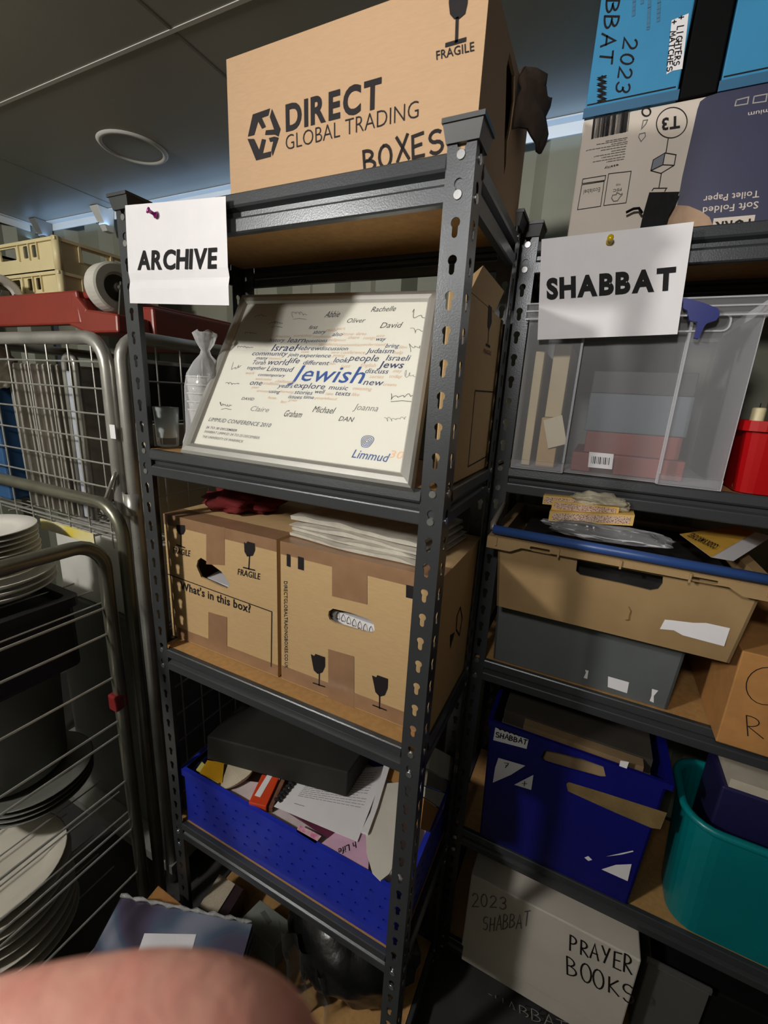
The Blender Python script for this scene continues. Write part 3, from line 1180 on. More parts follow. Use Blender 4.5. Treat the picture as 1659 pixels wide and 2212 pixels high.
def scribble(mm, x0, y0, x1, amp, under=False, seed=0, w=.0009):
    m_ = MB()
    r_ = random.Random(seed)
    n = 60
    pts = []
    p1, p2, loops = r_.uniform(0, 6), r_.uniform(0, 6), r_.choice([3, 4, 5])
    for i in range(n + 1):
        f = i / n
        env = .35 + .65 * math.exp(-3.0 * f)
        th = 2 * math.pi * loops * f
        pts.append((x0 + (x1 - x0) * f + amp * .22 * env * math.sin(th * 1.0 + p1), y0 - amp * .35 - amp * .5 * env * math.cos(th + p2) * (.6 + .4 * math.sin(f * 9 + p1)) + amp * .12 * math.sin(f * 5 + p2)))
    sig(m_, pts, w)
    if under:
        sig(m_, [(x0 + 10, y0 + 22), ((x0 + x1) / 2, y0 + 14), (x1, y0 + 24)], w)
    m_.build('signature', mm, t)


scribble(SIG, 1396, 180, 1585, 90, False, 1)
scribble(SIG, 1400, 285, 1560, 60, False, 2, .0007)
scribble(SIG, 1380, 425, 1530, 70, False, 3, .0007)
scribble(SIG, 1232, 800, 1430, 60, True, 4)
scribble(SIG, -40, 690, 62, 30, False, 6)
scribble(SIG, 0, 575, 72, 70, False, 8, .0008)
scribble(SIG, 185, 165, 270, 34, False, 9)
scribble(SIG, 300, 220, 398, 34, True, 10)
scribble(SIG, 105, 295, 195, 24, False, 11)
scribble(SIG, 48, 405, 168, 26, False, 12)
scribble(SIG, -90, 860, 0, 40, True, 13)
scribble(SIG, 470, 158, 585, 60, True, 16, .0006)
wpart(SIGL, 'Claire', 140, 892, 286, 40, -.008, nm='signature')
wpart(SIGL, 'Joanna', 948, 884, 1138, 50, -.008, nm='signature')
scribble(SIGL, 1345, 640, 1495, 70, False, 14, .0007)
scribble(SIGL, 1196, 972, 1362, 50, False, 15, .0007)
Z4 = zoomf(380, 600, 2.37)
wb = MB()


def wordz(m_, s, a, x1, cap, bold=0.0, shear=.15):
    p0 = fpl(*Z4(*a))
    L = (fpl(*Z4(x1, a[1] + (x1 - a[0]) * .09)) - p0).dot(RV)
    H = abs((fpl(*Z4(a[0], a[1] - cap)) - p0).dot(UV))
    text3(m_, s, p0, p0 + RV * L, p0 + UV * H, off=.0002, bold=bold, shear=shear)


PDK = mat('print_dark', (84, 84, 92), .6)
wpart(PDK, 'LIMMUD CONFERENCE 2010', (165, 733), 483, 20, 0.0, fn=wordz)
wpart(PDK, '26 TO 30 DECEMBER', (152, 770), 312, 12, .006, fn=wordz)
wb = MB()
wpart(GREYP, 'SHABBAT LIMMUD 24 TO 25 DECEMBER', (143, 792), 430, 13, fn=wordz)
wpart(GREYP, 'THE UNIVERSITY OF WARWICK', (132, 818), 345, 13, fn=wordz)
wb = MB()
PSB = mat('print_slate_blue', (66, 88, 140), .6)
wpart(PSB, 'Limmud', (898, 920), 1080, 44, .004, fn=wordz)
wb = MB()
for r in (.010, .0075, .005, .0025):
    c = fpl(*Z4(978, 838))
    pts = [c + RV * (r * (1 + .12 * math.sin(3 * a)) * math.cos(a)) + UV * (r * (1 + .12 * math.cos(2 * a)) * math.sin(a)) * 1.15 + FN * .0002 for a in [2 * math.pi * i / 24 for i in range(25)]]
    ribbon(wb, pts, FN, .0011)
wb.build('printed_emblem', PSB, t)
wpart(mat('print_orange', (222, 178, 140), .6), '30', (1088, 920), 1156, 40, -.004, fn=wordz)
MB().poly([fq(.035, .045, .0006), fq(.965, .045, .0006), fq(.965, .955, .0006), fq(.035, .955, .0006)]).build('glazing', clear_mat('picture_glazing', (235, 235, 235), .0, .06), t)

# ---------------------------------------------------------------- flat-packed box behind the frame
t = thing('flattened_box', 'flattened brown cardboard box standing on edge behind the framed print', 'box', (.59, .05, 1.375))
MB().box(.578, .052, 1.374, .606, .285, 1.638).build('body', CARD2, t, bevel=.002)
MB().hexa([(.580, .06, 1.638), (.606, .06, 1.638), (.606, .21, 1.638), (.580, .21, 1.638)], [(.584, .085, 1.640), (.613, .085, 1.675), (.612, .235, 1.675), (.584, .225, 1.640)]).build('flap', CARD2, t)
f6 = lambda x, y: onX(x, y, .606)
NX = Vector((1, 0, 0))
Z6 = zoomf(1000, 480, 3.685)
mark(t, INK, polypx, f6, [Z6(*p) for p in [(203, 655), (228, 680), (226, 800), (206, 862), (194, 830)]], NX)
mark(t, INK, linepx, f6, [Z6(203, 862), Z6(197, 965)], NX, .003)
mark(t, INK, linepx, f6, [Z6(182, 975), Z6(212, 992)], NX, .004)
mark(t, INK, linepx, f6, [Z6(40, 1945), Z6(95, 1342), Z6(238, 1352)], NX, .0025)
mark(t, INK, linepx, f6, [Z6(40, 1945), Z6(185, 1865)], NX, .0025)
pr = MB()
tpx(pr, 'FRAGILE', f6, Z6(162, 1040), Z6(222, 1062), Z6(165, 1005), bold=.02)
pr.build('printed_marks', mat('print_red_brown', (120, 60, 50), .7), t)

# ---------------------------------------------------------------- tumbler and bagged cups
t = thing('glass_tumbler', 'clear glass tumbler standing at the shelf end by the post', 'glass', (.004, .052, 1.374))
MB().lathe([(0, .0), (.018, .0), (.0200, .002), (.0240, .078), (.0228, .078), (.0185, .018), (0, .016)], (.004, .052, 1.374), seg=28).build('body', GLASS, t, smooth=True)
t = thing('bagged_cups', 'stack of white cups tied in a clear plastic bag beside the frame', 'cups', (.060, .100, 1.374))
WHC = mat('white_foam', (214, 214, 212), .6)
for i in range(5):
    MB().lathe([(0, .0), (.022, .0), (.031, .075), (.0325, .077), (.0335, .074), (.031, .074)], (.060, .100, 1.3745 + .016 * i), seg=24).build('cup', WHC, t, smooth=True)
bag = MB()
rb = random.Random(2)
prof = [(.052, .0), (.050, .01), (.043, .03), (.041, .08), (.044, .12), (.040, .145), (.026, .168), (.012, .182), (.009, .190), (.018, .203), (.026, .222), (.016, .226)]
seg = 36
V, F = [], []
for i, (r, h) in enumerate(prof):
    for k in range(seg):
        th = 2 * math.pi * k / seg
        q = r * (1 + .13 * noise.noise(Vector((math.cos(th) * 2.2, math.sin(th) * 2.2, h * 26))) + .05 * math.sin(th * 9 + i))
        V.append((.060 + .010 * h / .2 + q * .84 * math.cos(th), .100 + q * .9 * math.sin(th), 1.3745 + h + .006 * noise.noise(Vector((math.cos(th), math.sin(th), i * .7))) * (i > 8)))
for i in range(len(prof) - 1):
    for k in range(seg):
        F.append([i * seg + k, i * seg + (k + 1) % seg, (i + 1) * seg + (k + 1) % seg, (i + 1) * seg + k])
bag.add(V, F)
bag.build('plastic_bag', clear_mat('cup_bag', (232, 232, 234), .30, .18, bump=.5, bscale=40), t, smooth=True)


# ================================================================== FOURTH LEVEL OF THE FIRST UNIT
def slab(name, label, cat, pxs, z, thick, mm, fn=onZ, group=None, parent=None, bevel=0.0):
    P = [fn(px, py, z) for px, py in pxs]
    a = sum((P[i].x * P[(i + 1) % len(P)].y - P[(i + 1) % len(P)].x * P[i].y) for i in range(len(P)))
    if a < 0:
        P.reverse()
    n = len(P)
    V = [p - Vector((0, 0, thick)) for p in P] + P
    F = [list(reversed(range(n))), list(range(n, 2 * n))] + [[i, (i + 1) % n, (i + 1) % n + n, i + n] for i in range(n)]
    o = MB().add(V, F).build(name, mm, parent, bevel=bevel)
    if label:
        tag(o, label, cat, group)
    return o


BLUEP = mat('royal_blue_plastic', (34, 48, 172), .38, var=.08, vscale=20, bump=.06, bscale=90)
CX0, CX1, CY0, CY1, CZ0, CZ1 = .022, .600, .014, .284, .4455, .604
t = thing('plastic_crate', 'royal blue perforated plastic crate full of papers under the taped boxes', 'crate', (CX0, CY0, CZ0))


def slots(x0, x1, z0, z1, nx, nz, w, h):
    H = []
    for j in range(nz):
        for i in range(nx):
            cx = x0 + (x1 - x0) * (i + .5 + (.25 if j % 2 else -.25) * .6) / nx
            cz = z0 + (z1 - z0) * (j + .5) / nz
            H.append(rrect(cx - w / 2, cz - h / 2, cx + w / 2, cz + h / 2, min(w, h) * .45, 2))
    return H


th = .004
MB().panel([(CX0, CZ0), (CX1, CZ0), (CX1, CZ1), (CX0, CZ1)], slots(CX0 + .02, CX1 - .02, CZ0 + .02, CZ1 - .025, 17, 4, .011, .0065), (0, CY0, 0), (1, 0, 0), (0, 0, 1), (0, th, 0)).build('front_wall', BLUEP, t)
MB().panel([(CX0, CZ0), (CX1, CZ0), (CX1, CZ1), (CX0, CZ1)], slots(CX0 + .02, CX1 - .02, CZ0 + .02, CZ1 - .025, 17, 4, .011, .0065), (0, CY1 - th, 0), (1, 0, 0), (0, 0, 1), (0, th, 0)).build('rear_wall', BLUEP, t)
for x in (CX0, CX1 - th):
    MB().panel([(CY0 + th, CZ0), (CY1 - th, CZ0), (CY1 - th, CZ1), (CY0 + th, CZ1)], slots(CY0 + .02, CY1 - .02, CZ0 + .02, CZ1 - .025, 8, 4, .011, .0065), (x, 0, 0), (0, 1, 0), (0, 0, 1), (th, 0, 0)).build('end_wall', BLUEP, t)
MB().box(CX0 + th, CY0 + th, CZ0, CX1 - th, CY1 - th, CZ0 + th).build('bottom', BLUEP, t)
o_ = [(CX0 - .006, CY0 - .006), (CX1 + .006, CY0 - .006), (CX1 + .006, CY1 + .006), (CX0 - .006, CY1 + .006)]
i_ = [(CX0 + th, CY0 + th), (CX1 - th, CY0 + th), (CX1 - th, CY1 - th), (CX0 + th, CY1 - th)]
MB().panel(o_, [i_], (0, 0, CZ1 - .016), (1, 0, 0), (0, 1, 0), (0, 0, .018)).build('rim', BLUEP, t, bevel=.003)

# what lies in it
o = MB().box(.035, .022, .4505, .59, .275, .565)
o = o.build('paper_bundle', mat('mixed_paper', (190, 182, 176), .8, var=.25, vscale=6, stretch=(.3, .3, 60)))
tag(o, 'thick bundle of mixed papers filling the blue perforated crate', 'papers')
YEL = mat('yellow_card', (212, 156, 22), .55, var=.08, vscale=20)
slab('envelope', 'bright yellow envelope at the end of the blue perforated crate', 'envelope', [(448, 1642), (484, 1648), (480, 1690), (432, 1668)], .604, .004, YEL)
slab('envelope', 'crumpled pale yellow envelope tucked under the bright yellow one', 'envelope', [(424, 1662), (436, 1645), (480, 1688), (470, 1692)], .597, .004, mat('pale_yellow_paper', (206, 196, 110), .6, var=.1, vscale=30))
# fan of cream cards
t = thing('fanned_cards', 'fan of cream cards between the yellow envelope and the red box', 'cards', tuple(onZ(525, 1690, .60)))
fan = mat('cream_card', (204, 192, 168), .7, var=.06, vscale=20)
c0 = onZ(492, 1652, .602)
for k in range(8):
    a0 = -1.05 + k * .10
    P = [c0 + Vector((0, 0, .001 * k))]
    for q in range(7):
        a = a0 + q * .17
        P.append(c0 + Vector((.070 * math.cos(a), .070 * math.sin(a), .001 * k)))
    MB().poly(P).build('card', fan, t, solid=.0008)
REDB = mat('orange_red_card', (206, 66, 28), .5, var=.06, vscale=30)
t = thing('small_box', 'small orange-red box with a white stripe lying in the papers', 'box', tuple(onZ(565, 1705, .60)))
slab('body', None, None, [(537, 1733), (566, 1672), (603, 1680), (575, 1742)], .612, .02, REDB, parent=t, bevel=.0015)
slab('stripe', None, None, [(550, 1718), (577, 1674), (588, 1677), (562, 1722)], .6126, .0005, PAPER, parent=t)
slab('end_flap', None, None, [(577, 1742), (605, 1681), (615, 1686), (588, 1745)], .606, .016, mat('brown_wear', (120, 78, 58), .7, var=.3, vscale=60), parent=t)
# spiral bound letter
t = thing('letter_pad', 'white typed letter on a black comb-bound pad in the blue crate', 'letter', tuple(onZ(700, 1750, .6)))
LQ = [onZ(592, 1742, .606), onZ(772, 1818, .606), onZ(835, 1655, .606), onZ(650, 1672, .606)]
LN = (LQ[1] - LQ[0]).cross(LQ[3] - LQ[0]).normalized()
MB().poly(LQ).build('sheet', PAPER, t, solid=.0015)
lf = lambda u, v: (LQ[0] * (1 - u) + LQ[1] * u) * (1 - v) + (LQ[3] * (1 - u) + LQ[2] * u) * v + LN * .0012
tl = MB()
rr = random.Random(3)
for i in range(15):
    v = .90 - i * .040
    if i == 14:
        ribbon(tl, [lf(.18, .20), lf(.30, .20)], LN, .0012)
        continue
    x = .16
    while x < .90 - (.1 if i % 5 == 4 else 0):
        w_ = rr.uniform(.02, .07)
        ribbon(tl, [lf(x, v), lf(min(.92, x + w_), v)], LN, .0011)
        x += w_ + .012
tl.build('typed_lines', INK_SOFT, t)
cb = MB()
for i in range(9):
    f = i / 8
    p = lf(.0, .15 + .8 * f) + Vector((0, 0, .001))
    cb.tube([p - (LQ[1] - LQ[0]).normalized() * .008, p + Vector((0, 0, .004)), p + (LQ[1] - LQ[0]).normalized() * .006], .0035, 6)
cb.build('comb_binding', INK, t)
slab('magazine', 'white-edged magazine beneath the typed letter', 'magazine', [(440, 1692), (470, 1680), (650, 1700), (735, 1835), (712, 1832)], .592, .008, mat('mag_white', (198, 184, 184), .5, var=.12, vscale=25))
slab('booklet', 'dark plum booklet under the typed letter', 'booklet', [(610, 1745), (660, 1720), (760, 1800), (735, 1825)], .600, .004, mat('plum_paper', (92, 38, 62), .5, var=.15, vscale=30))
t = thing('pink_leaflet', 'pale pink leaflet with black print at the crate rim', 'leaflet', tuple(onZ(745, 1850, .6)))
PQ = slab('sheet', None, None, [(690, 1825), (735, 1790), (800, 1800), (795, 1885), (785, 1880)], .603, .003, mat('pink_paper', (206, 164, 190), .7, var=.04, vscale=20), parent=t)
pt = MB()
text3(pt, 'h Life', onZ(768, 1818, .6032), onZ(730, 1834, .6032), onZ(770, 1832, .6032), bold=.004)
pt.build('printed_word', INK, t)
slab('paper_tag', 'small white and pink tag at the rim of the blue crate', 'tag', [(646, 1782), (668, 1792), (694, 1806), (682, 1822), (640, 1796)], .606, .002, mat('tag_pink', (216, 120, 160), .6, var=.4, vscale=80, col2=(226, 222, 218)))
# cream rounded card
P = [(862, 1690), (835, 1692), (806, 1742), (790, 1790), (792, 1840), (805, 1885), (822, 1902), (840, 1888), (862, 1850)]
slab('cream_card', 'large cream card with a rounded end hanging over the crate rim', 'card', P, .622, .003, mat('cream_board', (214, 208, 198), .6, var=.03, vscale=20))
slab('white_notebook', 'white notebook spine wedged beside the cream card', 'notebook', [(780, 1795), (800, 1755), (830, 1650), (842, 1655), (815, 1745), (795, 1800)], .628, .006, PAPER)
slab('tan_folder', 'tan card folder behind the cream card', 'folder', [(838, 1650), (862, 1640), (870, 1690), (858, 1692), (832, 1680)], .615, .004, CARD3)
# dark folder leaning at the rear
a, b = onZ(447, 1640, .611), onZ(748, 1722, .611)
a.z = b.z = .6105
tz = onY(437, 1589, a.y).z
o = MB().hexa([a, b, Vector((b.x, .276, b.z)), Vector((a.x - .02, .276, a.z))], [Vector((a.x, a.y + .004, tz)), Vector((b.x, b.y + .004, tz)), Vector((b.x, .276, tz)), Vector((a.x - .02, .276, tz))]).build('black_box', mat('black_card', (44, 44, 42), .6, var=.12, vscale=14, spec=.2), bevel=.003)
tag(o, 'flat black box lying over the papers in the blue crate', 'box')
# things poking out at the side of that level
def side_slab(name, label, cat, pxs, mm, x=.603, th=.02):
    P = [onX(px, py, x) for px, py in pxs]
    o = MB().panel([(p.y, p.z) for p in P], [], (x, 0, 0), (0, 1, 0), (0, 0, 1), (-th, 0, 0)).build(name, mm)
    return tag(o, label, cat)


WCD = mat('white_card', (176, 172, 160), .7, var=.06, vscale=20)
side_slab('white_carton', 'small white carton poking out past the shelf post', 'carton', [(934, 1612), (988, 1641), (976, 1690), (926, 1662)], WCD)
side_slab('grey_card', 'grey card under the small white carton', 'card', [(925, 1664), (974, 1692), (967, 1714), (920, 1698)], mat('grey_board_dull', (112, 106, 92), .7, var=.06, vscale=20), x=.602)
side_slab('white_card', 'white card under the grey card past the shelf post', 'card', [(919, 1700), (966, 1716), (957, 1750), (917, 1722)], WCD)
side_slab('card_offcut', 'brown card offcut below the white card', 'card', [(916, 1725), (955, 1752), (934, 1800), (908, 1790)], CARD3)

# ================================================================== BOTTOM SHELF OF THE FIRST UNIT
B5 = LEVELS[4]
t = thing('book', 'thick book lying on the bottom shelf, pages upward', 'book', tuple(onZ(470, 1935, B5)))
slab('pages', None, None, [(430, 1957), (474, 1888), (508, 1910), (466, 1977)], .150, .074, mat('page_edges', (196, 182, 160), .8, var=.12, vscale=6, stretch=(40, 40, 1)), parent=t)
slab('cover', None, None, [(467, 1980), (510, 1910), (526, 1921), (484, 1990)], .146, .080, mat('dark_cover', (52, 36, 40), .5, var=.2, vscale=20), parent=t)
t = thing('small_carton', 'small grey carton on the bottom shelf beside the book', 'carton', tuple(onZ(575, 1990, B5)))
slab('body', None, None, [(517, 1988), (562, 1943), (634, 1996), (592, 2050)], .140, .075, mat('grey_card', (128, 130, 126), .7, var=.08, vscale=20), parent=t, bevel=.002)
slab('dark_print', None, None, [(562, 1972), (572, 1966), (588, 1990), (580, 1998)], .1405, .0005, mat('print_mid_grey', (90, 92, 90), .7), parent=t)


def crumple(name, label, cat, c, r, mm, seed=1, sub=4, amp=.35, group=None, parent=None, flat=None):
    bm = bmesh.new()
    bmesh.ops.create_icosphere(bm, subdivisions=sub, radius=1)
    for v in bm.verts:
        p = v.co.copy()
        q = p * (1 + amp * noise.noise(p * 1.7 + Vector((seed * 7.1, 0, 0))) + amp * .5 * noise.noise(p * 4.3 + Vector((0, seed * 3.3, 0))) + amp * .3 * abs(noise.noise(p * 8.1)))
        z_ = c[2] + q.z * r[2]
        if flat is not None:
            z_ = max(z_, flat)
        v.co = Vector((c[0] + q.x * r[0], c[1] + q.y * r[1], z_))
    me = bpy.data.meshes.new(name)
    bm.to_mesh(me)
    bm.free()
    me.materials.append(mm)
    me.polygons.foreach_set('use_smooth', [True] * len(me.polygons))
    o = link(name, me, parent)
    if label:
        tag(o, label, cat, group)
    return o


p = onZ(690, 2090, .12)
crumple('shade_sack', 'black plastic sack filling the bottom shelf behind the small grey carton', 'sack', (.43, .150, .17), (.165, .118, .12), mat('shade_black', (14, 14, 15), .3, var=.2, spec=.4, bump=.5, bscale=30), 31, amp=.14, flat=B5 + .001)  # added black mass, hides the lit shelf board where deep shade belongs
def drape(u, v):
    x = .285 + .15 * u
    y = .026 + .012 * math.sin(u * 17 + 2 * v) + .016 * noise.noise(Vector((u * 5, v * 3, 4))) + .01 * v
    return Vector((x + .01 * math.sin(v * 4), max(.004, y), B5 + .002 + .20 * v * (1 - .35 * u)))


o = MB().sheet(drape, 30, 14).build('plastic_sheet', clear_mat('dull_polythene', (110, 112, 112), .10, .15), smooth=True)
tag(o, 'clear plastic sheet hanging in folds in front of the black sack', 'plastic sheet')
# brown box and the bag of leaflets on the floor in front
t = thing('small_carton', 'plain brown carton on the floor at the foot of the cage', 'carton', tuple(onZ(360, 1960, .2)))
slab('body', None, None, [(312, 1948), (342, 1912), (420, 1975), (395, 2010)], .225, .2245, CARD3, parent=t, bevel=.002)
q0, q1 = onZ(262, 1938, .262), onZ(545, 1996, .262)
q2, q3 = onZ(490, 2190, .215), onZ(150, 2150, .215)
t = thing('leaflet_pack', 'plastic-wrapped pack of purple swirl-patterned leaflets on the floor', 'leaflets', (q3.x, q3.y, 0))
low = [Vector((v.x, v.y, .188)) for v in (q3, q2, q1, q0)]
cxm = sum(v.x for v in low) / 4
cym = sum(v.y for v in low) / 4
c_ = thing('floor_carton', 'dark carton on the floor under the leaflet pack', 'carton', (cxm, cym, 0))
MB().hexa([Vector((cxm + (v.x - cxm) * .8, cym + (v.y - cym) * .8, .001)) for v in low], [Vector((cxm + (v.x - cxm) * .8, cym + (v.y - cym) * .8, .187)) for v in low]).build('body', mat('dark_carton', (70, 56, 44), .8, var=.1), c_, bevel=.003)
SW = bpy.data.materials.new('purple_swirl_print')
SW.use_nodes = True
nt = SW.node_tree
bs = nt.nodes['Principled BSDF']
bs.inputs['Roughness'].default_value = .25
wv = nt.nodes.new('ShaderNodeTexWave')
wv.wave_type = 'RINGS'
wv.inputs['Scale'].default_value = 9
wv.inputs['Distortion'].default_value = 3.0
wv.inputs['Detail'].default_value = 1.0
wv.inputs['Detail Scale'].default_value = .8
tc = nt.nodes.new('ShaderNodeTexCoord')
nt.links.new(tc.outputs['Object'], wv.inputs['Vector'])
rp = nt.nodes.new('ShaderNodeValToRGB')
rp.color_ramp.elements[0].color = (*lin((46, 32, 56)), 1)
rp.color_ramp.elements[1].color = (*lin((128, 132, 150)), 1)
e = rp.color_ramp.elements.new(.5)
e.color = (*lin((76, 68, 98)), 1)
e = rp.color_ramp.elements.new(.72)
e.color = (*lin((74, 92, 116)), 1)
nt.links.new(wv.outputs['Fac'], rp.inputs['Fac'])
nt.links.new(rp.outputs['Color'], bs.inputs['Base Color'])
MB().hexa(low, [q3, q2, q1, q0]).build('leaflets', SW, t)
up = Vector((0, 0, .0012))
lfn = plane_fn(q0 + up, (q1 - q0).cross(q3 - q0))
LB = [lfn(*p_) for p_ in ((312, 2016), (424, 2018), (410, 2070), (288, 2085))]
MB().poly([p for p in reversed(LB)]).build('white_label', PAPER, t)
W8 = [q3, q2, q1, q0]
MB().sheet(lambda u, v: (q3 * (1 - u) + q2 * u) * (1 - v) + (q0 * (1 - u) + q1 * u) * v + Vector((0, 0, .004 + .004 * noise.noise(Vector((u * 6, v * 6, 2))))), 20, 14).build('wrapping', clear_mat('tight_polythene', (200, 200, 204), .015, .2, bump=.3, bscale=30), t, smooth=True)
sm = MB()
sm.tube([q0 + (q1 - q0) * (i / 24) + Vector((0, 0, .006 + .003 * math.sin(i * 1.9))) for i in range(25)], [.004 + .002 * math.sin(i * 2.3) for i in range(25)], 6)
sm.build('sealed_edge', clear_mat('sealed_polythene', (214, 214, 214), .45, .3, bump=.6, bscale=160), t, smooth=True)


# ================================================================== SECOND UNIT, TOP LEVEL
Z3 = zoomf(1080, 0, 2.865)
ZU = zoomf(1220, 160, 3.779)
CY = .337
fc = lambda x, y: onY(x, y, CY)
WBOARD = mat('white_carton_board', (206, 194, 182), .6, var=.025, vscale=14, spec=.3)
NAVYB = mat('navy_print_block', (44, 44, 74), .5, var=.05, vscale=10)
t = thing('toilet_paper_carton', 'white and navy toilet paper carton standing upside down', 'carton', (.687, CY, LEVELS[0]))
MB().box(.687, CY, LEVELS[0] - .001, 1.22, .61, 1.9485).build('body', WBOARD, t, bevel=.0025)
pr = MB()
V8 = [(1060, 1260), (915, 1080), (960, 830), (1040, 480), (1082, 290), (1105, 225), (1160, 185), (1300, 140), (1700, 40), (2100, -50), (2100, 1290)]
polypx(pr, fc, [ZU(*p) for p in V8], NY, off=.0004)
pr.build('navy_print', NAVYB, t)
pr = MB()
for i in range(30):
    f = i / 30
    r_ = random.Random(i)
    w_ = r_.choice([.0008, .0012, .0018, .0024])
    a = fc(*ZU(240 + 300 * f, 362 - 58 * f))
    b = fc(*ZU(222 + 300 * f, 528 - 62 * f))
    ribbon(pr, [a + NY * .0005, b + NY * .0005], NY, w_)
pr.build('barcode', INK, t)


def ring(fn, c, r, w, mm, name='printed_ring'):
    m_ = MB()
    linepx(m_, fn, [(c[0] + r[0] * math.cos(a) + r[2] * math.sin(a), c[1] + r[1] * math.sin(a)) for a in [2 * math.pi * i / 32 for i in range(33)]], NY, w, off=.0005)
    m_.build(name, mm, t)


ring(fc, ZU(873, 398), (33, 33, -3), .0014, INK)
ring(fc, ZU(665, 310), (9, 9, 0), .0022, INK)
pr = MB()
tpx(pr, 'T3', fc, ZU(942, 342), ZU(792, 366), ZU(940, 440), bold=.03)
pr.build('printed_word', INK, t)
pr = MB()
for ln in ([(845, 522), (825, 648)], [(818, 645), (908, 660), (892, 746), (785, 812), (702, 790), (722, 702), (818, 645)], [(818, 645), (800, 742), (702, 790)], [(800, 742), (892, 746)], [(788, 814), (768, 930)],
           [(712, 952), (725, 934), (832, 932), (815, 958)]):
    linepx(pr, fc, [ZU(*p) for p in ln], NY, .0013)
pr.build('printed_cube_symbol', INK, t)
pr = MB()
polypx(pr, fc, [ZU(*p) for p in [(816, 650), (800, 742), (704, 788), (724, 704)]], NY)
pr.build('printed_cube_side', mat('print_steel_grey', (108, 112, 122), .6), t)
for rect in ([(148, 858), (335, 828), (328, 868), (140, 895)], [(140, 905), (322, 876), (292, 1080), (104, 1108)], [(358, 815), (542, 794), (500, 1052), (318, 1074)]):
    pr = MB()
    linepx(pr, fc, [ZU(*p) for p in rect + [rect[0]]], NY, .0010)
    pr.build('printed_box_outline', INK, t)
for i, (y, x0, x1) in enumerate([(520, 510, 330), (536, 500, 260), (552, 512, 380), (568, 508, 175), (590, 500, 290), (612, 495, 380), (632, 490, 240), (652, 492, 300), (675, 488, 230), (695, 480, 340)]):
    pr = MB()
    x = x0
    r_ = random.Random(i)
    while x > x1:
        w_ = r_.uniform(14, 40)
        linepx(pr, fc, [ZU(x, y + (x0 - x) * .17), ZU(max(x1, x - w_), y + (x0 - x + w_) * .17)], NY, .0010)
        x -= w_ + 8
    pr.build('small_print_line', INK_SOFT, t)
for (s, a, b, c, bo, mm) in [('essity', (438, 735), (322, 762), (440, 754), .005, INK), ('Ecolabel', (290, 925), (155, 948), (286, 962), 0, INK_SOFT), ('FSC', (465, 930), (395, 942), (463, 952), .01, INK_SOFT),
                             ('Toilet Paper', (1590, 952), (1132, 1000), (1584, 1008), .008, WBOARD), ('Soft Folded', (1582, 1040), (1128, 1090), (1576, 1098), .008, WBOARD),
                             ('Premium', (1790, 262), (1496, 316), (1786, 300), .005, WBOARD), ('MIX', (455, 892), (418, 898), (454, 908), 0, INK_SOFT)]:
    pr = MB()
    tpx(pr, s, fc, ZU(*a), ZU(*b), ZU(*c), bold=bo, off=.0008)
    pr.build('printed_word', mm, t)
pr = MB()
linepx(pr, fc, [ZU(*p) for p in [(470, 975), (455, 985), (440, 975), (425, 968), (420, 985), (390, 990), (382, 1015), (398, 1040), (430, 1035), (450, 1005), (470, 985)]], NY, .0012)
pr.build('printed_tree_symbol', INK_SOFT, t)
pr = MB()
linepx(pr, fc, [ZU(*p) for p in [(655, 480), (658, 510), (622, 552), (602, 515), (610, 490), (655, 480)]], NY, .0010)
linepx(pr, fc, [ZU(*p) for p in [(675, 375), (640, 380), (625, 450), (660, 410), (675, 375)]], NY, .0012)
pr.build('printed_care_symbols', INK_SOFT, t)
pr = MB()
polypx(pr, fc, [ZU(*p) for p in [(1215, 1180), (1555, 1150), (1535, 1260), (1200, 1275)]], NY, off=.0007)
pr.build('white_print_band', WBOARD, t)
pr = MB()
tpx(pr, 'TORK', fc, ZU(1545, 1182), ZU(1225, 1212), ZU(1530, 1275), bold=.03, off=.0010)
pr.build('printed_word', INK, t)
for q in ([(1400, 215), (1500, 190), (1490, 245), (1388, 262)], [(1545, 185), (1650, 165), (1640, 225), (1535, 240)]):
    pr = MB()
    linepx(pr, fc, [ZU(*p) for p in q + [q[0]]], NY, .0014, off=.0008)
    pr.build('printed_icon', mat('print_pale_grey', (160, 156, 150), .6), t)
pr = MB()
polypx(pr, fc, [ZU(*p) for p in [(820, 1220), (880, 1110), (920, 1072), (1010, 1078), (1110, 1120), (1180, 1170), (1205, 1230), (1180, 1280), (820, 1290)]], NY, off=.0009)
pr.build('torn_patch', mat('torn_cardboard', (172, 142, 118), .85, var=.1, vscale=60), t, label='brown patch where the carton surface is torn off')
# black pouch in front of the carton
t = thing('black_pouch', 'small black pouch with a loop in front of the toilet paper carton', 'pouch', (.80, .33, LEVELS[0]))
fpz = lambda x, y: onY(x, y, .326)
P = [fpz(*ZU(*p)) for p in [(605, 1300), (640, 1140), (690, 965), (938, 960), (900, 1060), (850, 1150), (800, 1310)]]
k = len(P)
BLK = mat('black_nylon', (14, 13, 15), .6, var=.2, vscale=30, bump=.3, bscale=50, spec=.12)
V, F = tri_fill([(p.x, p.z) for p in P])
m_ = MB()
m_.panel([(p.x, p.z) for p in P], [], (0, .326, 0), (1, 0, 0), (0, 0, 1), (0, .010, 0))
m_.build('body', BLK, t, bevel=.002)
lp = [fpz(*ZU(*p)) for p in [(632, 1135), (605, 1095), (560, 1100), (500, 1130)]]
MB().tube(lp, .002, 6).build('loop', BLK, t)

# blue boxes on the carton
BLUC = mat('sky_blue_board', (54, 132, 176), .55, var=.04, vscale=12, spec=.3)
BLUD = mat('sky_blue_board_dark', (36, 92, 128), .55, var=.04, vscale=12)


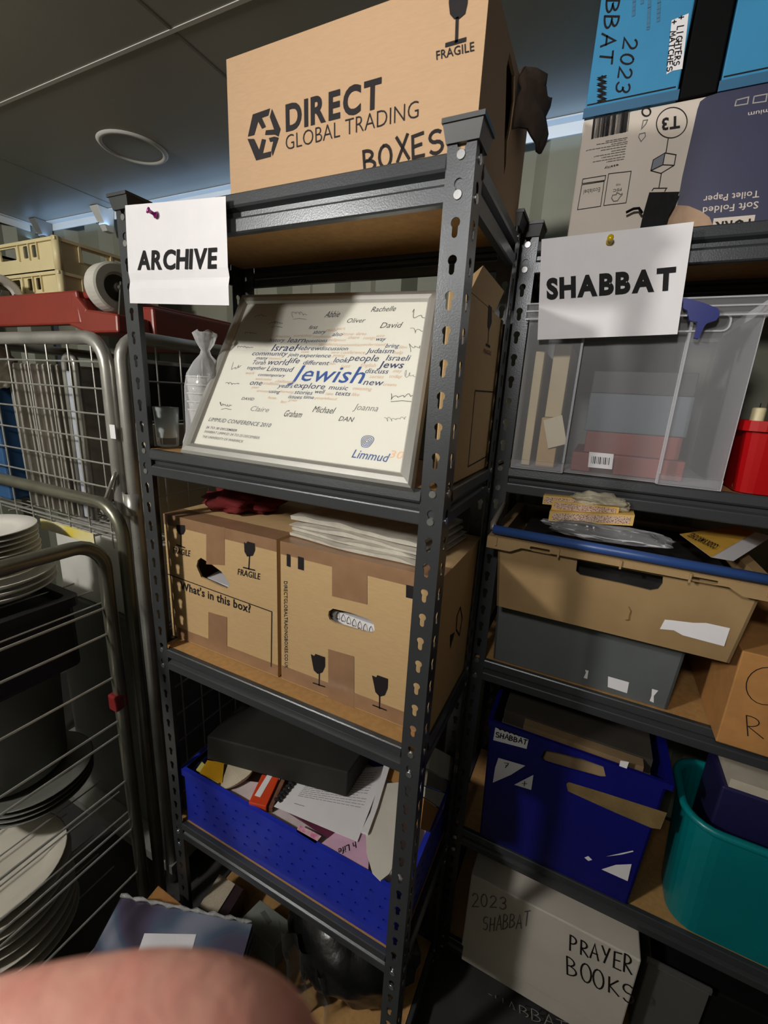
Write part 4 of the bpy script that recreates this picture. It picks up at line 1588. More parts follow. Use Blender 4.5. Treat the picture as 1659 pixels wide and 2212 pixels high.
def blue_box(label, x0, x1, texts):
    t = thing('blue_archive_box', label, 'box', (x0, .336, 1.9495))
    MB().box(x0, .336, 1.9495, x1, .60, 2.105).build('body', BLUC, t, bevel=.002)
    MB().box(x0 - .002, .3335, 1.9495, x1 + .002, .336, 1.9625).build('lid_edge', BLUD, t)
    m_ = MB()
    m_.box(x0 + .002, .3352, 1.9665, x1 - .004, .336, 1.9682)
    m_.build('drawn_line', MARKER, t)
    return t


t = blue_box('sky blue archive box with SHABBAT 2023 handwritten up its front', .687, .815, True)
fb2 = lambda x, y: onY(x, y, .336)
for (s, a, b, c, w_, sd) in [('BBAT', (657, -12), (612, 410), (742, -12), .0026, 2), ('2023', (770, 230), (705, 592), (855, 240), .0024, 3)]:
    pr = MB()
    hpx(pr, s, fb2, Z3(*a), Z3(*b), Z3(*c), w=w_, seed=sd, jit=.06)
    pr.build('handwriting', MARKER, t)
pr = MB()
r_ = random.Random(9)
for k in range(3):
    linepx(pr, fb2, [Z3(600 + 60 * (.5 + .5 * math.sin(i * 2.1 + k)), 470 + 165 * i / 14) for i in range(15)], NY, .0016)
pr.build('scribble', MARKER, t)
for (x, y0, y1) in ((830, 0, 100), (880, 0, 20), (925, 0, 180), (985, 0, 130)):
    pr = MB()
    y = y0
    r_ = random.Random(x)
    while y < y1:
        h_ = r_.uniform(10, 26)
        linepx(pr, fb2, [Z3(x - y * .05, y), Z3(x - (y + h_) * .05, min(y1, y + h_))], NY, .0042)
        y += h_ + 8
    pr.build('faded_print_line', mat('print_blue_grey', (58, 112, 146), .6), t)
pr = MB()
polypx(pr, fb2, [Z3(*p) for p in [(1062, 128), (1168, 84), (1128, 428), (1066, 440), (1030, 462)]], NY, off=.0006)
pr.build('white_label', PAPER, t)
for (s, a, b, c, sd) in [('+ LIGHTERS', (1102, 100), (1075, 415), (1140, 92), 5), ('+ MATCHES', (1062, 125), (1030, 452), (1095, 118), 6)]:
    pr = MB()
    hpx(pr, s, fb2, Z3(*a), Z3(*b), Z3(*c), w=.0014, off=.001, seed=sd)
    pr.build('handwriting', MARKER, t)
blue_box('plain sky blue archive box beside the black file', .868, 1.05, False)
t = thing('black_box_file', 'black box file wedged between the two sky blue boxes', 'box file', (.84, .335, 1.9495))
MB().box(.8185, .3325, 1.9495, .8645, .60, 2.098).build('body', mat('black_board', (8, 8, 9), .7, var=.1, spec=.1), t, bevel=.002)
MB().lathe([(.006, 0), (.009, .001), (.009, .002), (.006, .002)], (.8415, .3325, 2.075), (0, -1, 0), 18).build('finger_ring', RIVET, t)

# ================================================================== SECOND LEVEL: CLEAR BOX, RED BIN
z2 = LEVELS[1]
KX0, KX1, KY0, KY1, KZ0, KZ1 = .646, .985, .314, .605, z2 + .002, 1.668
t = thing('clear_storage_box', 'large clear plastic storage box under the SHABBAT sign', 'storage box', (KX0, KY0, KZ0))
th = .0025
MB().box(KX0, KY0, KZ0, KX0 + .095, KY0 + th, KZ1 - .02).build('front_wall', CLEAR, t)
MB().box(KX0 + .095, KY0 + .012, KZ0, KX1 - .09, KY0 + .012 + th, KZ1 - .02).build('front_wall', CLEAR, t)
MB().box(KX1 - .09, KY0, KZ0, KX1, KY0 + th, KZ1 - .02).build('front_wall', CLEAR, t)
CL2 = clear_mat('clear_polypropylene_edge', (228, 228, 232), .38, .3)
for x in (KX0 + .092, KX1 - .092):
    MB().box(x, KY0, KZ0, x + .0035, KY0 + .0145, KZ1 - .02).build('rib', CL2, t)
for a, b in ((KX0, KX0 + .095), (KX1 - .09, KX1)):
    MB().box(a, KY0 - .003, KZ0, b, KY0, KZ0 + .018).build('foot', CLEAR, t)
MB().box(KX0, KY0 + th, KZ0, KX0 + th, KY1, KZ1 - .02).build('end_wall', CLEAR, t)
MB().box(KX1 - th, KY0 + th, KZ0, KX1, KY1, KZ1 - .02).build('end_wall', CLEAR, t)
MB().box(KX0 + th, KY1 - th, KZ0, KX1 - th, KY1, KZ1 - .02).build('rear_wall', CLEAR, t)
MB().box(KX0 + th, KY0 + .016, KZ0, KX1 - th, KY1 - th, KZ0 + .002).build('bottom', CLEAR, t)
MB().panel([(KX0 - .006, KY0 - .008), (KX1 + .006, KY0 - .008), (KX1 + .006, KY1 + .004), (KX0 - .006, KY1 + .004)], [[(KX0 - .003, KY0 - .005), (KX1 + .003, KY0 - .005), (KX1 + .003, KY1 + .001), (KX0 - .003, KY1 + .001)]],
           (0, 0, KZ1 - .026), (1, 0, 0), (0, 1, 0), (0, 0, .026)).build('rim', CLEAR, t)
for z_ in (KZ1 - .026, KZ1 - .013, KZ1 - .001):
    MB().box(KX0 - .007, KY0 - .0095, z_, KX1 + .007, KY0 - .007, z_ + .0022).build('rim_edge', CL2, t)
MB().panel(rrect(.86, KZ1 - .048, .945, KZ1 - .022, .010), [rrect(.8625, KZ1 - .0455, .9425, KZ1 - .0245, .008)], (0, KY0 - .002, 0), (1, 0, 0), (0, 0, 1), (0, .002, 0)).build('handle_ledge', CL2, t)
CLB = mat('blue_clip_plastic', (26, 36, 108), .35)
Zc = zoomf(1380, 600, 5.946)
fk = lambda x, y: onY(x, y, KY0 - .014)
P = [fk(*Zc(*p)) for p in [(560, 270), (650, 282), (820, 330), (1010, 405), (1030, 480), (985, 555), (870, 590), (840, 620), (800, 700), (760, 790), (700, 780), (735, 640), (740, 575), (640, 555), (615, 430), (560, 400)]]
MB().panel([(p.x, p.z) for p in P], [], (0, KY0 - .020, 0), (1, 0, 0), (0, 0, 1), (0, .009, 0)).build('locking_clip', CLB, t, bevel=.002)
pr = MB()
f_l = lambda x, y: onY(x, y, KY0 + .0118)
Q = [f_l(1273, 976), f_l(1326, 981), f_l(1322, 1014), f_l(1270, 1009)]
MB().poly([p for p in reversed(Q)]).build('barcode_label', PAPER, t)
for i in range(11):
    f = .12 + .072 * i
    a = (Q[3] * (1 - f) + Q[2] * f) * .28 + (Q[0] * (1 - f) + Q[1] * f) * .72
    b = (Q[3] * (1 - f) + Q[2] * f) * .72 + (Q[0] * (1 - f) + Q[1] * f) * .28
    ribbon(pr, [a + NY * .0003, b + NY * .0003], NY, .0006 + .0005 * (i % 3))
pr.build('barcode', INK, t)
# its contents
REDBR = mat('brick_red_card', (128, 62, 54), .6, var=.06, vscale=16)
MANIL = mat('manila_card', (206, 188, 152), .7, var=.05, vscale=16)
for (nm, lab, cat, b, mm) in [
    ('box_file', 'brick red box lying low in the clear storage box', 'box', (.752, .350, z2 + .005, .935, .56, z2 + .040), REDBR),
    ('box_file', 'upper brick red box in the clear storage box', 'box', (.770, .362, z2 + .0405, .925, .56, z2 + .080), REDBR),
    ('card_folder', 'pale manila folder standing at the end of the clear storage box', 'folder', (.660, .345, z2 + .005, .676, .56, z2 + .22), MANIL),
    ('card_folder', 'second manila folder standing inside the clear storage box', 'folder', (.688, .340, z2 + .005, .722, .56, z2 + .10), CARD2),
    ('card_folder', 'tall pale folder behind the short card box in the clear storage box', 'folder', (.690, .365, z2 + .1005, .720, .56, z2 + .235), MANIL),
    ('grey_file', 'blue-grey file lying on the brick red boxes', 'file', (.765, .37, z2 + .0805, .93, .56, z2 + .150), mat('blue_grey_card', (92, 102, 110), .6, var=.06)),
        ('dark_file', 'dark file on top of the blue-grey file', 'file', (.765, .38, z2 + .1505, .93, .56, z2 + .19), mat('charcoal_card', (60, 60, 62), .6, var=.08))]:
    o = MB().box(*b).build(nm, mm, bevel=.0015)
    tag(o, lab, cat)
o = MB().obox((.716, .334, z2 + .075), (.016, -.002, .006), (0, .0015, 0), (-.008, 0, .026)).build('torn_card', mat('cream_card2', (216, 204, 178), .7))
tag(o, 'small torn cream card against the front of the clear storage box', 'card')
# red bin
t = thing('red_bin', 'bright red plastic bin beside the clear storage box', 'bin', (1.0, .33, z2))
REDP = mat('bright_red_plastic', (172, 6, 12), .35, var=.04, vscale=10)
m_ = MB()
b_, t_ = rrect(1.010, .332, 1.188, .56, .022), rrect(1.002, .322, 1.198, .57, .026)
n = len(b_)
V = [(x, y, z2 + .001) for x, y in b_] + [(x, y, 1.478) for x, y in t_] + [(x + .003, y + .003, 1.478) for x, y in rrect(1.002, .322, 1.192, .564, .023)] + [(x + .003, y + .003, z2 + .005) for x, y in rrect(1.010, .332, 1.182, .554, .02)]
F = []
for lv in range(3):
    F += [[lv * n + i, lv * n + (i + 1) % n, (lv + 1) * n + (i + 1) % n, (lv + 1) * n + i] for i in range(n)]
F += [list(reversed(range(n))), list(range(3 * n, 4 * n))]
m_.add(V, F)
m_.build('body', REDP, t)
MB().panel(rrect(.995, .315, 1.205, .577, .028), [rrect(1.005, .325, 1.195, .567, .025)], (0, 0, 1.474), (1, 0, 0), (0, 1, 0), (0, 0, .016)).build('rim', REDP, t, bevel=.002)
cp = onY(1634, 908, .36)
t = thing('candle', 'thick cream candle standing in the red bin', 'candle', (cp.x, .36, 1.379))
MB().lathe([(0, 0), (.0095, 0), (.0095, .130), (.008, .132), (0, .1315)], (cp.x, .36, 1.3785), seg=20).build('wax', mat('cream_wax', (216, 202, 160), .5), t, smooth=True)
MB().lathe([(.0009, .131), (.0007, .139), (0, .1395)], (cp.x, .36, 1.3785), seg=6).build('wick', INK, t)

# ================================================================== THIRD LEVEL: TWO CRATES, MATCHES, BROWN BOX
z3 = LEVELS[2]


def tray_crate(t, x0, x1, y0, y1, z0, z1, mm, grow=.012, holes=(), th=.004):
    """tapered tub: front wall cut with holes (x, z), others plain"""
    b = [(x0, y0), (x1, y0), (x1, y1), (x0, y1)]
    g = grow
    tp = [(x0 - g, y0 - g), (x1 + g, y0 - g), (x1 + g, y1 + g), (x0 - g, y1 + g)]
    H = z1 - z0
    lean = Vector((0, -g / H, 1))
    MB().panel([(x0, 0), (x1, 0), (x1 + g, H), (x0 - g, H)], [[(x, z - z0) for x, z in h] for h in holes], (0, y0, z0), (1, 0, 0), lean, (0, th, 0)).build('front_wall', mm, t)
    w = MB()
    for (p, q, dx, dy, nm) in ((0, 3, th, 0, 'end'), (1, 2, -th, 0, 'end'), (3, 2, 0, -th, 'rear')):
        B = [Vector((*b[p], z0)), Vector((*b[q], z0)), Vector((*tp[q], z1)), Vector((*tp[p], z1))]
        n_ = Vector((dx, dy, 0))
        MB().add(B + [v + n_ for v in B], [[0, 1, 2, 3], [7, 6, 5, 4], [0, 4, 5, 1], [1, 5, 6, 2], [2, 6, 7, 3], [3, 7, 4, 0]]).build(nm + '_wall', mm, t)
    MB().box(x0, y0, z0, x1, y1, z0 + th).build('bottom', mm, t)


GREYP2 = mat('grey_crate_plastic', (92, 96, 96), .5, var=.08, vscale=8, bump=.04, bscale=60)
t = thing('plastic_crate', 'grey plastic crate under the tan crate', 'crate', (.65, .335, z3))
tray_crate(t, .658, .995, .340, .60, z3 + .001, 1.092, GREYP2, .006)
MB().box(.650, .330, 1.078, 1.003, .336, 1.094).build('rim', GREYP2, t, bevel=.002)
fg = lambda x, y: onY(x, y, .3392)
Z8 = zoomf(1020, 1060, 2.596)
for q in ([(762, 1040), (880, 1070), (868, 1135), (760, 1100)], [(628, 985), (660, 985), (650, 1020), (645, 1055), (625, 1048), (638, 1020)], [(1008, 1110), (1047, 1116), (1018, 1150), (1018, 1188), (995, 1178), (1005, 1150)]):
    pr = MB()
    polypx(pr, fg, [Z8(*p) for p in q], NY, off=.0006)
    pr.build('paper_scrap', PAPER, t)

TANP = mat('tan_crate_plastic', (164, 136, 96), .5, var=.12, vscale=7, bump=.05, bscale=40, col2=(144, 116, 80))
AX0, AX1, AY0, AY1, AZ0, AZ1 = .660, 1.048, .276, .595, 1.0955, 1.246
t = thing('plastic_crate', 'tan plastic crate with a blue bar along its rim', 'crate', (AX0, AY0, AZ0))
fa = lambda x, y: onY(x, y, .268)
hp = [fa(*Z8(*p)) for p in [(590, 385), (588, 420), (612, 442), (850, 490), (1010, 528), (1052, 520), (1075, 488), (1070, 478)]]
tray_crate(t, AX0, AX1, AY0, AY1, AZ0, AZ1, TANP, .012, [[(p.x, p.z - (.011 if i > 0 and i < 7 else .0)) for i, p in enumerate(hp)]])
MB().panel([(AX0 - .030, AY0 - .024), (AX1 + .030, AY0 - .024), (AX1 + .030, AY1 + .004), (AX0 - .030, AY1 + .004)], [[(AX0 - .010, AY0 - .010), (AX1 + .010, AY0 - .010), (AX1 + .010, AY1 - .01), (AX0 - .010, AY1 - .01)]],
           (0, 0, AZ1 - .003), (1, 0, 0), (0, 1, 0), (0, 0, .004)).build('rim', TANP, t)
lipz = [(AX0 - .030, AZ1), (AX0 - .030, AZ1 - .022), (AX0 + .015, AZ1 - .022), (AX0 + .035, AZ1 - .011), (AX1 - .035, AZ1 - .011), (AX1 - .015, AZ1 - .022), (AX1 + .030, AZ1 - .022), (AX1 + .030, AZ1)]
MB().panel(list(reversed(lipz)), [rrect(AX0 + .05, AZ1 - .010, AX0 + .085, AZ1 - .004, .002, 2), rrect(AX1 - .085, AZ1 - .010, AX1 - .05, AZ1 - .004, .002, 2)], (0, AY0 - .026, 0), (1, 0, 0), (0, 0, 1), (0, .003, 0)).build('rim_lip', TANP, t)
for x in (AX0 - .012, AX0 + .10, AX0 + .20, AX0 + .30, AX1 + .014):
    MB().box(x - .0015, AY0 - .030, AZ1 - .014, x + .0015, AY0 - .026, AZ1 + .001).build('rib', TANP, t)
BARM = mat('blue_bar_plastic', (44, 74, 132), .4, var=.06, vscale=12)
MB().tube([(AX0 - .022, AY0 - .018, AZ1 + .014), (AX1 + .10, AY0 - .020, AZ1 + .010)], .0085, 14).build('bar', BARM, t, smooth=True)
MB().tube([(AX0 - .022, AY0 - .018, AZ1 + .014), (AX0 - .026, AY0 - .005, AZ1 + .022), (AX0 - .020, AY0 + .05, AZ1 + .050)], .006, 10).build('bar_arm', mat('grey_arm', (120, 112, 100), .45, .3), t, smooth=True)
for q in ([(1080, 722), (1115, 725), (1240, 740), (1455, 742), (1412, 872), (1180, 810), (1130, 782), (1052, 775)], [(1160, 690), (1210, 685), (1340, 700), (1365, 745), (1300, 730), (1200, 715)]):
    pr = MB()
    polypx(pr, lambda x, y: onY(x, y, .2715), [Z8(*p) for p in q], NY, off=.0006)
    pr.build('torn_label', PAPER, t)
pr = MB()
linepx(pr, lambda x, y: onY(x, y, .2705), [Z8(*p) for p in [(878, 650), (890, 675), (880, 700), (878, 722), (860, 724)]], NY, .0015)
pr.build('scratch', CARD_IN, t)
# filler under the matches
STRIK = bpy.data.materials.new('match_striker')
STRIK.use_nodes = True
nt = STRIK.node_tree
bs = nt.nodes['Principled BSDF']
bs.inputs['Roughness'].default_value = .8
vo = nt.nodes.new('ShaderNodeTexVoronoi')
vo.inputs['Scale'].default_value = 420
tc = nt.nodes.new('ShaderNodeTexCoord')
nt.links.new(tc.outputs['Object'], vo.inputs['Vector'])
rp = nt.nodes.new('ShaderNodeValToRGB')
rp.color_ramp.elements[0].color = (*lin((110, 84, 74)), 1)
rp.color_ramp.elements[1].color = (*lin((206, 176, 156)), 1)
rp.color_ramp.elements[0].position = .25
rp.color_ramp.elements[1].position = .55
nt.links.new(vo.outputs['Distance'], rp.inputs['Fac'])
nt.links.new(rp.outputs['Color'], bs.inputs['Base Color'])
MYEL = mat('matchbox_yellow', (206, 168, 92), .6, var=.06, vscale=40)
Zm = zoomf(1130, 1060, 3.136)


def matchbox(label, pa, pb, y, h, dep, z=None, extra=None):
    a, b = onY(*Zm(*pa), y), onY(*Zm(*pb), y)
    u = (b - a)
    t = thing('matchbox', label, 'matchbox', tuple(a), 'matchboxes in the tan crate')
    d = Vector((-u.y, u.x, 0)).normalized() * dep
    up = Vector((0, 0, h))
    MB().hexa([a, b, b + d, a + d], [a + up, b + up, b + d + up, a + d + up]).build('sleeve', MYEL, t)
    n_ = -d.normalized() * .0004
    i0, i1 = .04, .96
    MB().poly([a + u * i0 + up * .16 + n_, a + u * i1 + up * .16 + n_, a + u * i1 + up * .84 + n_, a + u * i0 + up * .84 + n_]).build('striking_strip', STRIK, t)
    return t


matchbox('matchbox with a speckled striking side, lowest of the wrapped pile', (170, 205), (742, 238), .290, .019, .05)
matchbox('matchbox in the middle of the wrapped pile', (190, 128), (640, 180), .302, .018, .05)
matchbox('matchbox on top of the wrapped pile with its end showing', (130, 90), (420, 118), .306, .017, .05)
cz = 1.232
o = MB().box(AX0 + .02, AY0 + .03, AZ0 + .005, AX1 - .02, AY1 - .02, 1.236).build('wrapped_goods', mat('dark_wrapped_goods', (38, 36, 36), .4, var=.3, vscale=20, bump=.4, bscale=30))
tag(o, 'dark wrapped goods filling the tan crate under the matches', 'goods')
pw = onY(*Zm(540, 285), .285)
crumple('plastic_wrap', 'shiny clear plastic wrap hanging below the pile of matchboxes', 'wrapping', (pw.x, .288, pw.z), (.105, .014, .014), BAGM, 3, amp=.3)
pw = onY(*Zm(520, 85), .318)
crumple('plastic_wrap', 'pale crumpled plastic on top of the matchbox pile', 'wrapping', (pw.x, .318, pw.z + .003), (.045, .02, .013), clear_mat('pale_polythene', (214, 204, 178), .5, .3, bump=.7, bscale=60), 9, amp=.5)
# big yellow box of matches
a, b, c, d = onZ(*Zm(1060, 295), 1.272), onZ(*Zm(1275, 452), 1.272), onZ(*Zm(1572, 282), 1.281), onZ(*Zm(1440, 238), 1.281)
t = thing('match_carton', "yellow carton of COOK'S MATCHES lying in the tan crate", 'carton', tuple(a))
w_ = (onZ(*Zm(1440, 480), 1.258) - b) * .9
a2, b2, c2, d2 = a + w_, b + w_, c + w_, d + w_
MB().hexa([a2, b2, c2, d2], [a, b, c, d]).build('body', PAPER, t)
up = (b - a).cross(d - a).normalized() * .0005
if up.z < 0:
    up = -up
MB().poly([a + up, b + up, c + up, d + up]).build('yellow_top', mat('matches_yellow', (204, 158, 62), .55, var=.08, vscale=40), t)
pr = MB()
text3(pr, "COOK'S MATCHES", onZ(*Zm(1330, 372), 1.2762) + up * 2, onZ(*Zm(1148, 288), 1.2762) + up * 2, onZ(*Zm(1292, 398), 1.2762) + up * 2, bold=.02, off=0)
pr.build('printed_words', INK, t)
# brown box
t = thing('cardboard_box', 'brown cardboard box with handwritten letters beside the grey crate', 'box', (1.065, .287, z3))
MB().box(1.064, .287, z3 + .001, 1.42, .60, 1.118).build('body', CARD3, t, bevel=.002)
fbr = lambda x, y: onY(x, y, .287)
pr = MB()
hpx(pr, 'RK', fbr, Z8(1535, 1372), Z8(1800, 1420), Z8(1525, 1255), w=.0016, seed=3)
pr.build('handwriting', MARKER, t)
pr = MB()
linepx(pr, fbr, [Z8(1650 + 115 * math.cos(a), 1095 + 105 * math.sin(a)) for a in [i * .3 for i in range(22)]], NY, .0014)
pr.build('drawn_circle', MARKER, t)

# ================================================================== FOURTH LEVEL: BLUE CRATE, TEAL BIN
z4 = LEVELS[3]
DBLUE = mat('deep_blue_plastic', (15, 17, 104), .36, var=.08, vscale=9, bump=.04, bscale=60)
EX0, EX1, EY0, EY1, EZ0, EZ1 = .684, 1.012, .328, .60, z4 + .001, .792
t = thing('plastic_crate', 'deep blue plastic crate with white paper labels and handle slots', 'crate', (EX0, EY0, EZ0))
fe = lambda x, y: onY(x, y, EY0)
Z9 = zoomf(1030, 1560, 3.53)
hh = [fe(*Z9(*p)) for p in [(492, 250), (520, 190), (600, 205), (960, 295), (985, 400), (940, 400), (700, 335), (520, 280)]]
tray_crate(t, EX0, EX1, EY0, EY1, EZ0, EZ1, DBLUE, .010, [[(p.x, p.z) for p in hh]])
MB().panel([(EX0 - .016, EY0 - .0135), (EX1 + .022, EY0 - .0135), (EX1 + .022, EY1 + .012), (EX0 - .016, EY1 + .012)], [[(EX0 - .006, EY0 - .006), (EX1 + .006, EY0 - .006), (EX1 + .006, EY1 + .004), (EX0 - .006, EY1 + .004)]],
           (0, 0, EZ1 - .012), (1, 0, 0), (0, 1, 0), (0, 0, .014)).build('rim', DBLUE, t, bevel=.003)
MB().box(EX0 + .05, EY0 - .006, EZ1 - .088, EX1 + .004, EY0 - .0005, EZ1 - .078).build('ledge', DBLUE, t, bevel=.002)
fe2 = lambda x, y: onY(x, y, EY0 - .008)
for (nm, q) in (('paper_label', [(145, 20), (402, 92), (380, 202), (125, 135)]), ('torn_label', [(165, 270), (370, 330), (260, 400), (122, 460), (140, 345)]), ('torn_label', [(432, 400), (415, 515), (285, 475)]),
                ('torn_label', [(1180, 1080), (1150, 1210), (950, 1120), (1060, 1085)]), ('torn_label', [(820, 1030), (850, 1018), (880, 1048), (850, 1056)]), ('torn_label', [(985, 1022), (1190, 976), (1195, 985), (1100, 1008)]),
                ('torn_label', [(1095, 290), (1160, 302), (1130, 392), (1085, 335)])):
    pr = MB()
    yy = EY0 - .010 * ((fe(*Z9(*q[0])).z - EZ0) / (EZ1 - EZ0)) - .001
    polypx(pr, lambda x, y: onY(x, y, yy), [Z9(*p) for p in q], NY, off=.0008)
    pr.build(nm, PAPER, t)
pr = MB()
fe3 = lambda x, y: onY(x, y, EY0 - .013)
hpx(pr, 'SHABBAT', fe3, Z9(142, 108), Z9(385, 172), Z9(148, 72), w=.0022, seed=4)
linepx(pr, fe3, [Z9(160 + 18 * i, 42 + 6 * i + (8 if i % 2 else -3)) for i in range(10)], NY, .003)
pr.build('handwriting', MARKER, t)
pr = MB()
fe4 = lambda x, y: onY(x, y, EY0 - .0115)
hpx(pr, '7', fe4, Z9(200, 345), Z9(250, 352), Z9(205, 310), w=.0014)
hpx(pr, '+', fe4, Z9(335, 490), Z9(395, 495), Z9(340, 445), w=.0014)
pr.build('handwriting', MARKER, t)
TP = mat('brown_tape_strip', (120, 100, 66), .25, var=.15, vscale=30, bump=.3, bscale=60)
pr = MB()
polypx(pr, lambda x, y: onY(x, y, EY0 - .0085), [Z9(*p) for p in [(682, 470), (700, 455), (980, 540), (1450, 690), (1400, 815), (1330, 805), (1060, 690), (860, 600), (695, 525)]], NY, off=.0006)
pr.build('tape', TP, t)
o = MB().box(EX0 + .01, EY0 + .03, EZ0 + .004, EX1 - .01, EY1 - .01, EZ1 - .03).build('paper_bundle', mat('manila_bundle', (150, 126, 92), .8, var=.2, vscale=8))
tag(o, 'stack of buff papers inside the deep blue crate', 'papers')
o = MB().box(EX0 + .012, EY0 + .035, EZ1 - .029, EX1 - .012, EY1 - .012, EZ1 + .006).build('grey_folder', mat('dark_grey_folder', (60, 54, 48), .7, var=.2, vscale=6))
tag(o, 'dark folder lying on the papers in the deep blue crate', 'folder')
o = MB().box(EX0 + .06, EY0 + .008, EZ1 - .028, EX1 - .03, EY0 + .032, EZ1 + .0035).build('buff_envelope', mat('dull_buff', (128, 104, 74), .8, var=.1))
tag(o, 'buff envelope edge showing over the rim of the deep blue crate', 'envelope')

TEAL = mat('teal_plastic', (0, 112, 116), .34, var=.05, vscale=8)
t = thing('teal_bin', 'teal plastic bin with a rolled rim beside the deep blue crate', 'bin', (1.07, .33, z4))
b_, t_ = rrect(1.088, .335, 1.46, .485, .05, 6), rrect(1.072, .318, 1.476, .50, .055, 6)
n = len(b_)
bi, ti = rrect(1.092, .339, 1.456, .481, .047, 6), rrect(1.076, .322, 1.472, .496, .052, 6)
V = [(x, y, z4 + .001) for x, y in b_] + [(x, y, .724) for x, y in t_] + [(x, y, .724) for x, y in ti] + [(x, y, z4 + .006) for x, y in bi]
F = []
for lv in range(3):
    F += [[lv * n + i, lv * n + (i + 1) % n, (lv + 1) * n + (i + 1) % n, (lv + 1) * n + i] for i in range(n)]
F += [list(reversed(range(n))), list(range(3 * n, 4 * n))]
MB().add(V, F).build('body', TEAL, t, smooth=False)
MB().tube([(x, y, .724) for x, y in rrect(1.068, .314, 1.480, .504, .057, 6)], .008, 10, closed=True).build('rolled_rim', TEAL, t, smooth=True)
t = thing('navy_crate', 'dark navy crate standing in the teal bin', 'crate', (1.08, .36, z4))
MB().box(1.115, .352, z4 + .0065, 1.44, .465, .802).build('body', mat('navy_plastic', (26, 22, 66), .5, var=.1), t, bevel=.004)
o = MB().box(1.125, .356, .8025, 1.43, .455, .822).build('paper_bundle', mat('cream_papers', (186, 176, 160), .8, var=.1, vscale=20))
tag(o, 'cream papers on top of the dark navy crate', 'papers')

# ================================================================== BOTTOM LEVEL: WHITE BOX
z5 = LEVELS[4]
fw = lambda x, y: onY(x, y, .285)
WBX = mat('white_box_board', (196, 188, 178), .6, var=.04, vscale=10)
t = thing('white_archive_box', 'white lidded archive box marked PRAYER BOOKS on the bottom shelf', 'box', (.675, .285, z5))
xa, xb = fw(1018, 1890).x, fw(1390, 2062).x
MB().box(xa + .004, .290, z5, xb - .004, .59, fw(1018, 1888).z - .01).build('body', WBX, t, bevel=.002)
MB().box(xa, .285, fw(1030, 2062).z, xb, .596, fw(1018, 1888).z).build('lid', WBX, t, bevel=.003)
Zb = zoomf(960, 1520, 2.373)
for (s, a, b, c, w_, mm, sd) in [('PRAYER', (640, 1262), (975, 1395), (642, 1182), .0038, MARKER, 3), ('BOOKS', (622, 1385), (985, 1545), (620, 1300), .0038, MARKER, 5),
                                 ('2023', (140, 1035), (330, 1050), (140, 970), .0030, INK_SOFT, 7), ('SHABBAT', (195, 1165), (440, 1140), (200, 1092), .0028, INK_SOFT, 8)]:
    pr = MB()
    hpx(pr, s, fw, Zb(*a), Zb(*b), Zb(*c), w=w_, seed=sd, jit=.08)
    pr.build('handwriting', mm, t)
pr = MB()
hpx(pr, 'SHABBAT', lambda x, y: onY(x, y, .290), Zb(205, 1530), Zb(640, 1690), Zb(200, 1475), w=.0022, seed=2)
pr.build('handwriting', mat('faint_pencil', (150, 144, 138), .7), t)
t = thing('clear_tub', 'dull clear plastic tub beside the white archive box', 'tub', (1.09, .36, z5))
m_ = MB()
m_.box(1.085, .352, z5, 1.20, .356, .30)
m_.box(1.085, .356, z5, 1.089, .60, .30)
m_.build('body', clear_mat('dull_clear_plastic', (150, 150, 150), .2, .35), t)
MB().box(1.078, .344, .292, 1.20, .350, .306).build('rim', clear_mat('dull_clear_plastic', (150, 150, 150), .2, .35), t)
o = MB().box(1.095, .362, z5 + .001, 1.46, .60, .285).build('black_crate', mat('shade_black_board', (14, 14, 15), .7, var=.2, spec=.15), bevel=.004)  # crate added to keep this shaded end of the shelf black
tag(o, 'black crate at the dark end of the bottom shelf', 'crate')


# ================================================================== ROLL CAGE AT THE BACK, WITH TRAYS
def arch(p0, p1, drop0, drop1, r_bend, r_tube, name, mm, parent, n=6):
    """inverted U of tube: top bar p0 -> p1, legs dropping to the given heights"""
    p0, p1 = Vector(p0), Vector(p1)
    d = (p1 - p0).normalized()
    z = Vector((0, 0, 1))
    pts = [Vector((p0.x, p0.y, drop0))]
    pts += arc(p0 + d * r_bend - z * r_bend, -d, z, r_bend, 0, math.pi / 2, n)
    pts += arc(p1 - d * r_bend - z * r_bend, z, d, r_bend, 0, math.pi / 2, n)
    pts.append(Vector((p1.x, p1.y, drop1)))
    return MB().tube(pts, r_tube, 12).build(name, mm, parent, smooth=True)


t = thing('roll_cage', 'tall zinc roll cage of tube and wire holding upright trays', 'roll cage', (-.55, .3, 0))
arch((-.93, .06, 1.585), (-.180, .06, 1.585), .06, .06, .062, .0145, 'front_frame', CHROME, t)
arch((-.147, .072, 1.590), (-.147, .60, 1.590), .06, .06, .05, .0145, 'side_frame', CHROME, t)
arch((-.93, .085, 1.585), (-.93, .60, 1.585), .06, .06, .05, .0145, 'side_frame', CHROME, t)
for x in [-.91 + .085 * i for i in range(9)]:
    MB().tube([(x, .06, 1.585 if x < -.22 else 1.55), (x, .06, 1.10)], .0022, 6).build('wire', WIRE, t)
for i in range(8):
    z = 1.535 - .056 * i
    MB().tube([(-.93, .057, z), (-.178, .057, z)], .0022, 6).build('wire', WIRE, t)
for i in range(7):
    y = .155 + .065 * i
    MB().tube([(-.147, y, 1.59), (-.147, y, .15)], .0022, 6).build('wire', WIRE, t)
for i in range(16):
    z = 1.50 - .09 * i
    MB().tube([(-.147, .085, z), (-.147, .60, z)], .0022, 6).build('wire', WIRE, t)
MB().box(-.93, .06, .10, -.128, .60, .13).build('base', CHROME, t)
